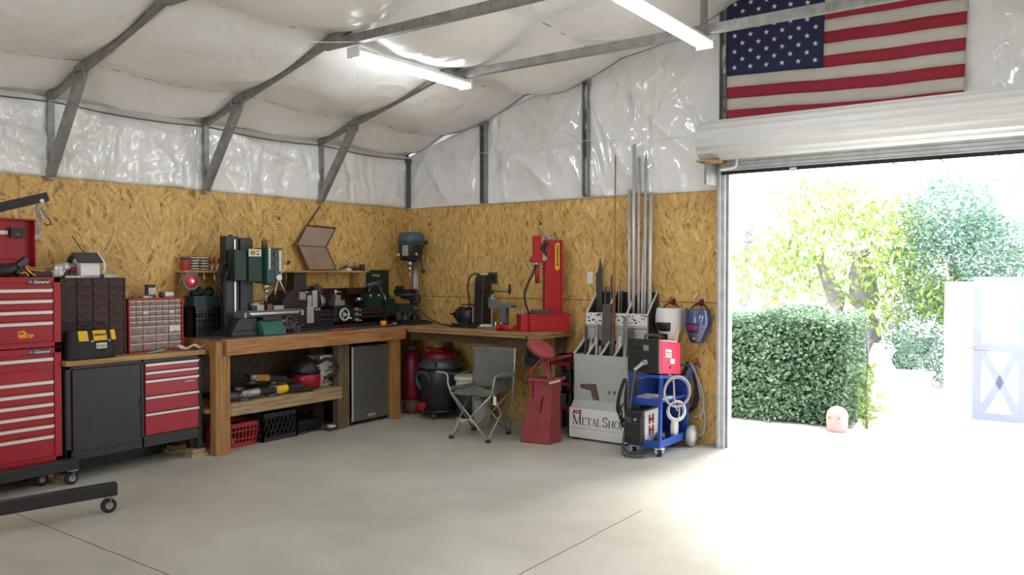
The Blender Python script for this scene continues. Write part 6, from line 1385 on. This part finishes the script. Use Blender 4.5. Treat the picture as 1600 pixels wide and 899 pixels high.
# helmets on wall hooks
def helmet(x, z, lab, shell, lens, right):
    t = thing('welding_helmet', lab, 'helmet', (x, -.12, z))
    mb = MB()
    def f(u, v):
        a = PI*(-.12+1.24*u)-PI; zz = .155-.325*v
        wv = (1-.50*max(0, (v-.45)/.55)**1.6)*(.92+.12*math.sin(PI*min(1, v*1.4)))
        return (x+.128*wv*math.cos(a), -.10+.135*(wv**.8)*math.sin(a), z+zz)
    mb.grid(f, 28, 18); sh = mb.build('shell', shell, t, thick=.005)
    mb = MB(); mb.grid(lambda u, v: (lambda p: (p[0], p[1]-.004, p[2]))(f(.34+.30*u, .42+.26*v)), 10, 6); fr = mb.build('lens_frame', 'black', t, thick=.006)
    mb = MB(); mb.grid(lambda u, v: (lambda p: (p[0], p[1]-.010, p[2]))(f(.38+.22*u, .47+.16*v)), 8, 4); mb.build('lens', lens, fr, thick=.003)
    mb = MB(); mb.tube([(x-.085, -.06, z+.15), (x-.05, -.05, z+.185), (x, -.045, z+.20), (x+.05, -.05, z+.185), (x+.085, -.06, z+.15)], .008, 8, 5); mb.ball((x, -.05, z+.205), (.03, .02, .012), 10, 6); mb.build('headband', 'red_dark', t)
    if right:
        mb = MB(); mb.bar((x+.075, -.215, z+.10), (x+.055, -.225, z+.03), .012, .003, (0, 1, 0)); mb.bar((x+.095, -.20, z+.09), (x+.075, -.215, z+.02), .010, .003, (0, 1, 0)); mb.bar((x+.01, -.232, z-.12), (x+.03, -.228, z-.125), .004, .03, (0, 1, 0)); mb.build('decal', 'white', sh)
    else:
        mb = MB(); mb.grid(lambda u, v: (lambda p: (p[0], p[1]-.006, p[2]))(f(.20+.07*u, .44+.25*v)), 3, 4); mb.grid(lambda u, v: (lambda p: (p[0], p[1]-.006, p[2]))(f(.30+.05*u, .44+.20*v)), 3, 4); mb.grid(lambda u, v: (lambda p: (p[0], p[1]-.006, p[2]))(f(.18+.40*u, .76+.18*v)), 8, 4); mb.build('decal', 'black', sh)
        mb = MB(); mb.grid(lambda u, v: (x+.07+.05*u, -.13-.05*v, z-.05-.14*v+.02*u), 4, 6); mb.build('chin_flap', 'white', t, thick=.004)
    return t
helmet(3.555, 1.150, 'white welding helmet hung on the wall above the red welder', 'white', 'black', False)
helmet(3.845, 1.150, 'glossy navy welding helmet with purple lens hung by the door', 'navy', 'purple', True)
for x, lab in ((3.555, 'wall hook behind the white welding helmet'), (3.845, 'wall hook behind the navy welding helmet')):
    mb = MB(); mb.box(x-.02, x+.02, -.012, 0, 1.33, 1.39); mb.tube([(x, -.01, 1.37), (x, -.04, 1.36), (x, -.055, 1.35), (x, -.06, 1.375)], .006, 8, 4); tag(mb.build('wall_hook', 'red_dark', loc=(x, -.01, 1.36)), lab, 'hook', 'helmet hooks')
# cables hung on the wall by the door
mb = MB(); mb.box(3.70, 3.80, -.05, -.001, .75, .78); mb.cyl((3.74, -.001, .74), (3.74, -.09, .75), .012); mb.use(1); mb.cyl((3.77, -.05, .79), (3.84, -.07, .80), .014); mb.use(2); mb.cyl((3.82, -.07, .82), (3.86, -.07, .74), .012)
tag(mb.build('hose_hook', ['rust', 'yellow_dull', 'purple'], loc=(3.75, -.03, .76)), 'small hook with a fitting on the wall right of the cart', 'hook')
mb = MB()
for k in range(5): mb.tube([(3.74, -.05-.008*k, .77), (3.69-.008*k, -.06, .62), (3.66+.008*k, -.07, .42), (3.71+.01*k, -.07-.01*k, .30), (3.79+.01*k, -.07, .38), (3.80+.006*k, -.06, .56), (3.76, -.05-.008*k, .76)], .008, 8, 5)
tag(mb.build('black_cable', 'black_matte', loc=(3.75, -.06, .5)), 'coiled black cable hanging on the wall behind the cart', 'cable')
mb = MB(); mb.tube([(3.75, -.05, .78), (3.80, -.06, .72), (3.86, -.07, .50), (3.91, -.07, .28), (3.90, -.08, .12), (3.86, -.10, .09)], .009, 8, 6); mb.tube([(3.75, -.07, .77), (3.83, -.08, .66), (3.90, -.08, .45), (3.88, -.08, .30), (3.80, -.09, .26)], .009, 8, 6)
tag(mb.build('white_cable', 'hose_grey', loc=(3.85, -.07, .5)), 'pale cable looping down the strand board beside the door', 'cable')
# ================================================================ OUTDOORS
def leaf(mb, p, size, rr, droop=.3, asp=.45):
    a = rr.uniform(0, 2*PI); e = rr.gauss(-droop, .5)
    d = V((math.cos(a)*math.cos(e), math.sin(a)*math.cos(e), math.sin(e))); x, y, z = frame(d); b = rr.uniform(0, PI)
    s = x*math.cos(b)+y*math.sin(b); nrm = d.cross(s); p = V(p); L = size*rr.uniform(.7, 1.25)
    mb.add([p, p+d*L*.5+s*L*asp*.5+nrm*L*.08, p+d*L, p+d*L*.5-s*L*asp*.5+nrm*L*.08], [(0, 1, 2), (0, 2, 3)])
def blob(rr, c, r, shell=.55):
    while True:
        v = V((rr.uniform(-1, 1), rr.uniform(-1, 1), rr.uniform(-1, 1))); l = v.length
        if shell < l < 1: break
    return V((c[0]+v.x*r[0], c[1]+v.y*r[1], c[2]+v.z*r[2]))
def plant(name, lab, cat, base, blobs, n, size, m, trunks, droop=.3, asp=.45, shell=.5, seed=0, group=None):
    t = thing(name, lab, cat, base, group=group); rr = random.Random(seed)
    mb = MB(); tot = sum(b[1][0]*b[1][2] for b in blobs)
    for c, r in blobs:
        for _ in range(int(n*r[0]*r[2]/tot)):
            p = blob(rr, c, r, shell)
            if p.z > .02: leaf(mb, p, size, rr, droop, asp)
    mb.build('foliage', m, t)
    for pts, r in trunks:
        mb = MB(); mb.tube(pts, r, 10, 4); mb.build('trunk', 'bark', t)
    return t
# hedge
t = thing('clipped_hedge', 'clipped box shaped green hedge just outside the roll-up door', 'hedge', (3.9, 1.9, 0)); rr = random.Random(21)
mb = MB()
for _ in range(17000):
    u = rr.random(); x = 2.6+2.2*u; f0 = 1.50+.10*(x-3.5); k = rr.random()
    top = 1.17+.06*math.sin(x*5)+.05*rr.random()
    if k < .62: p = (x, f0+rr.random()**2*.16+.03*math.sin(x*9), .03+(top-.05)*rr.random())
    elif k < .82: p = (x, f0+.95*rr.random(), top-.10*rr.random()**2)
    else: p = (4.80-.12*rr.random()**2, 1.6+.85*rr.random(), .03+(top-.05)*rr.random())
    leaf(mb, p, .058, rr, .2, .55)
mb.build('foliage', 'leaf_hedge', t)
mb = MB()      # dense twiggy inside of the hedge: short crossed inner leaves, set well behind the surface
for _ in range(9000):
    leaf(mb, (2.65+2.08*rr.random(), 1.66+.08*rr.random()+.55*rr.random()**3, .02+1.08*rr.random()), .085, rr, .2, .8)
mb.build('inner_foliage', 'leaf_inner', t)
for k in range(9):
    mb = MB(); x = 2.75+.24*k; mb.tube([(x, 1.85, -.02), (x+.03, 1.83, .4), (x-.03, 1.86, .9)], [.022, .02, .012]*3, 8, 3); mb.build('stem', 'bark', t)
plant('broadleaf_tree', 'bright yellow green tree above the hedge outside the door', 'tree', (4.0, 6.1, 0),
      [((3.75, 5.85, 1.95), (1.15, 1.0, .80)), ((2.75, 5.5, 1.75), (.75, .7, .65)), ((4.55, 6.1, 1.55), (.75, .7, .55)), ((3.4, 5.9, 2.75), (.85, .8, .45)), ((4.4, 6.2, 2.4), (.6, .6, .5)), ((4.15, 5.55, 1.05), (.5, .4, .28)), ((5.1, 5.5, 1.3), (.35, .3, .35))],
      4200, .12, 'leaf_tree', [([(4.02, 6.15, -.02), (4.0, 6.12, .6), (3.98, 6.1, 1.2), (3.9, 6.0, 2.0)], [.23, .21, .19, .10]*4), ([(3.66, 6.0, -.02), (3.66, 6.0, .6), (3.6, 5.95, 1.2), (3.3, 5.9, 1.9)], [.14, .13, .11, .06]*4)], .75, .42, .2, 1)
plant('dense_shrub', 'tall dark blue green shrub left of the white shed doors', 'shrub', (5.2, 6.1, 0),
      [((4.95, 6.0, .75), (.72, .7, .80)), ((5.25, 6.2, 1.75), (.85, .8, .85)), ((5.1, 6.3, 2.5), (.70, .7, .65)), ((5.65, 6.4, 1.9), (.6, .6, .7))], 13000, .085, 'leaf_dark', [([(5.2, 6.1, -.02), (5.2, 6.15, 1.0), (5.2, 6.2, 2.2)], [.07, .05, .02]*3)], .2, .4, .45, 2)
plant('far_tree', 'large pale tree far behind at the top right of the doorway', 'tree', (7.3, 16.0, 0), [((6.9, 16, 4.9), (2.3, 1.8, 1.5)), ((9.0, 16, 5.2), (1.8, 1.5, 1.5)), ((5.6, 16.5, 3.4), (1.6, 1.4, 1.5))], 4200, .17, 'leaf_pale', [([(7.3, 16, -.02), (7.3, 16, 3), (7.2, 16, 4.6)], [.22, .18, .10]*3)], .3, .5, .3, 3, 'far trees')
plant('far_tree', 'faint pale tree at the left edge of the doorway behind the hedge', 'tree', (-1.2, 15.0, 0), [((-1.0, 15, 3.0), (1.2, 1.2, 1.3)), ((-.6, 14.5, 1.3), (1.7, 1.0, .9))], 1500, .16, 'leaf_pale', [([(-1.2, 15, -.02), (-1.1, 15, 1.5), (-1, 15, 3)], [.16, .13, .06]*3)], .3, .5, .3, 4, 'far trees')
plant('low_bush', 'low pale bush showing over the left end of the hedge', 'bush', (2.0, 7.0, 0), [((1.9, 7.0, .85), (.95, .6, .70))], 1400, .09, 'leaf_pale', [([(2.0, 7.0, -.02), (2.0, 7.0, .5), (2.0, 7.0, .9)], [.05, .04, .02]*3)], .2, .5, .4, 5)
plant('young_sapling', 'small leafy sapling at the right end of the hedge', 'sapling', (4.96, 1.80, 0), [((4.95, 1.80, .25), (.13, .13, .24)), ((4.94, 1.85, .55), (.09, .09, .18))], 150, .085, 'leaf_tree', [([(4.96, 1.80, -.02), (4.94, 1.82, .35), (4.95, 1.85, .72), (4.93, 1.9, .95)], [.014, .012, .010, .006]*4)], .5, .5, .1, 6)
# pale boulders, stone head
def rock(name, lab, cat, c, r, m, seed, group=None):
    mb = MB(); mb.ball((0, 0, 0), 1, 24, 16); vs = []
    for p in mb.v:
        v = V(p); k = 1+.16*noise.noise(v*1.4+V((seed, 0, 0)))+.05*noise.noise(v*4+V((seed, 3, 0)))
        vs.append((c[0]+v.x*r[0]*k*(1-.28*max(0, v.z)), c[1]+v.y*r[1]*k, max(-.015, c[2]+v.z*r[2]*k)))
    mb.v = vs; return tag(mb.build(name, m, loc=(c[0], c[1], 0)), lab, cat, group)
rock('pale_boulder', 'left of two tall white boulders behind the sapling', 'boulder', (4.44, 3.0, .34), (.17, .18, .44), 'stone_white', 2, 'white boulders')
rock('pale_boulder', 'right of two tall white boulders behind the sapling', 'boulder', (4.80, 3.1, .34), (.18, .18, .46), 'stone_white', 9, 'white boulders')
t = thing('stone_ornament', 'small pink stone ornament with two hollows at the hedge foot', 'ornament', (4.74, 1.45, 0))
mb = MB(); mb.lathe([(.095, -.015), (.105, .05), (.108, .14), (.095, .20), (.06, .235), (.02, .25)], (4.74, 1.45, 0), n=24); mb.build('stone', 'pot_pink', t)
mb = MB()
for dx in (-.035, .05): mb.ball((4.725+dx, 1.36, .14), (.022, .014, .016), 12, 8)
mb.build('hollow', 'cardboard', t)
mb = MB(); mb.bar((4.735, 1.345, .13), (4.73, 1.335, .08), .022, .02); mb.build('ridge', 'pot_pink', t, bev=.005)
# wheelbarrow
t = thing('wheelbarrow', 'dark wheelbarrow partly hidden behind the tree trunk', 'wheelbarrow', (4.62, 7.3, 0))
mb = MB(); mb.prism([(4.15, .55), (4.85, .62), (4.72, .32), (4.32, .30)], 'xz', 7.05, 7.55); mb.build('tray', 'gunmetal', t, bev=.02)
mb = MB(); mb.lathe([(.10, -.04), (.19, -.05), (.19, .05), (.10, .04)], (4.35, 7.3, .19), (0, 1, 0), 24); mb.build('wheel', 'black', t)
for y in (7.1, 7.5):
    mb = MB(); mb.bar((4.35, 7.3, .19), (4.75, y, .33), .03, .03); mb.bar((4.7, y, .33), (5.2, y, .70), .03, .03); mb.build('handle', 'lavender', t)
    mb = MB(); mb.bar((4.75, y, .32), (4.85, y, -.01), .03, .03); mb.build('leg', 'gunmetal', t)
mb = MB(); mb.box(4.35, 5.05, 5.1, 5.3, -.015, .20); mb.box(4.30, 5.10, 5.05, 5.35, .20, .25); tag(mb.build('garden_bench', 'stone_white', loc=(4.7, 5.2, -.01), bev=.01), 'low white stone bench between the tree and the dark shrub', 'bench')
# shed with two open leaves
t = thing('garden_shed', 'white board shed at the right edge beyond the open doors', 'shed', (8.0, 6.5, 0))
mb = MB(); mb.prism([(6.75, -.015), (9.4, -.015), (9.4, 2.1), (8.08, 3.3), (6.75, 2.1)], 'xz', 5.0, 8.0); mb.build('walls', 'house_white', t)
for sg in (-1, 1):
    mb = MB(); mb.bar((8.08, 6.5, 3.36), (8.08+sg*1.6, 6.5, 1.95), .06, 3.4, (0, 1, 0)) if 0 else mb.add([(8.08, 4.8, 3.38), (8.08, 8.2, 3.38), (8.08+sg*1.62, 8.2, 1.93), (8.08+sg*1.62, 4.8, 1.93), (8.08, 4.8, 3.32), (8.08, 8.2, 3.32), (8.08+sg*1.62, 8.2, 1.87), (8.08+sg*1.62, 4.8, 1.87)], [(0, 1, 2, 3), (4, 7, 6, 5), (0, 4, 5, 1), (1, 5, 6, 2), (2, 6, 7, 3), (3, 7, 4, 0)]); mb.build('roof', 'stone_white', t)
mb = MB()
for k in range(13): mb.box(6.752+.2*k, 6.758+.2*k, 4.992, 5.0, 0, 2.1)
mb.build('board_gap', 'display_grey', t)
def gate(name, lab, p0, p1, z1, xb, m_frame):
    t = thing(name, lab, 'gate', (p0[0], p0[1], 0)); p0 = V((*p0, 0)); p1 = V((*p1, 0)); d = (p1-p0).normalized(); L = (p1-p0).length; nn = V((d.y, -d.x, 0))
    def pt(s, z, o=0): q = p0+d*s+nn*o; return V((q.x, q.y, z))
    mb = MB(); mb.bar(pt(0, z1/2), pt(L, z1/2), .03, z1-.02); mb.build('panel', 'house_white', t)
    F = .085
    for nm, a, b, wd in (('stile', (F/2, 0), (F/2, z1), F), ('stile', (L-F/2, 0), (L-F/2, z1), F), ('rail', (0, F/2), (L, F/2), F), ('rail', (0, z1-F/2), (L, z1-F/2), F), ('rail', (0, z1*.51), (L, z1*.51), F)):
        mb = MB()
        if nm == 'stile': mb.bar(pt(a[0], 0.0, .02), pt(a[0], z1, .02), F, .02, nn)
        else: mb.bar(pt(0, a[1], .021), pt(L, a[1], .021), .02, F)
        mb.build(nm, m_frame, t)
    if xb:
        for a, b in (((F, F), (L-F, z1*.49)), ((L-F, F), (F, z1*.49))):
            mb = MB(); mb.bar(pt(a[0], a[1], .023), pt(b[0], b[1], .023), .018, .075, d); mb.build('cross_brace', m_frame, t)
    mb = MB(); mb.bar(pt(-.04, z1*.5, .035), pt(.16, z1*.5, .035), .01, .025); mb.build('latch', 'steel_dull', t)
    return t
gate('shed_gate', 'white gate leaf with lavender frame and crossed lower braces', (5.805, 3.0), (6.33, 3.02), 1.60, True, 'lavender')
gate('shed_gate', 'plain white gate leaf standing behind the lavender framed one', (5.27, 4.87), (5.75, 5.35), 1.52, False, 'house_white')
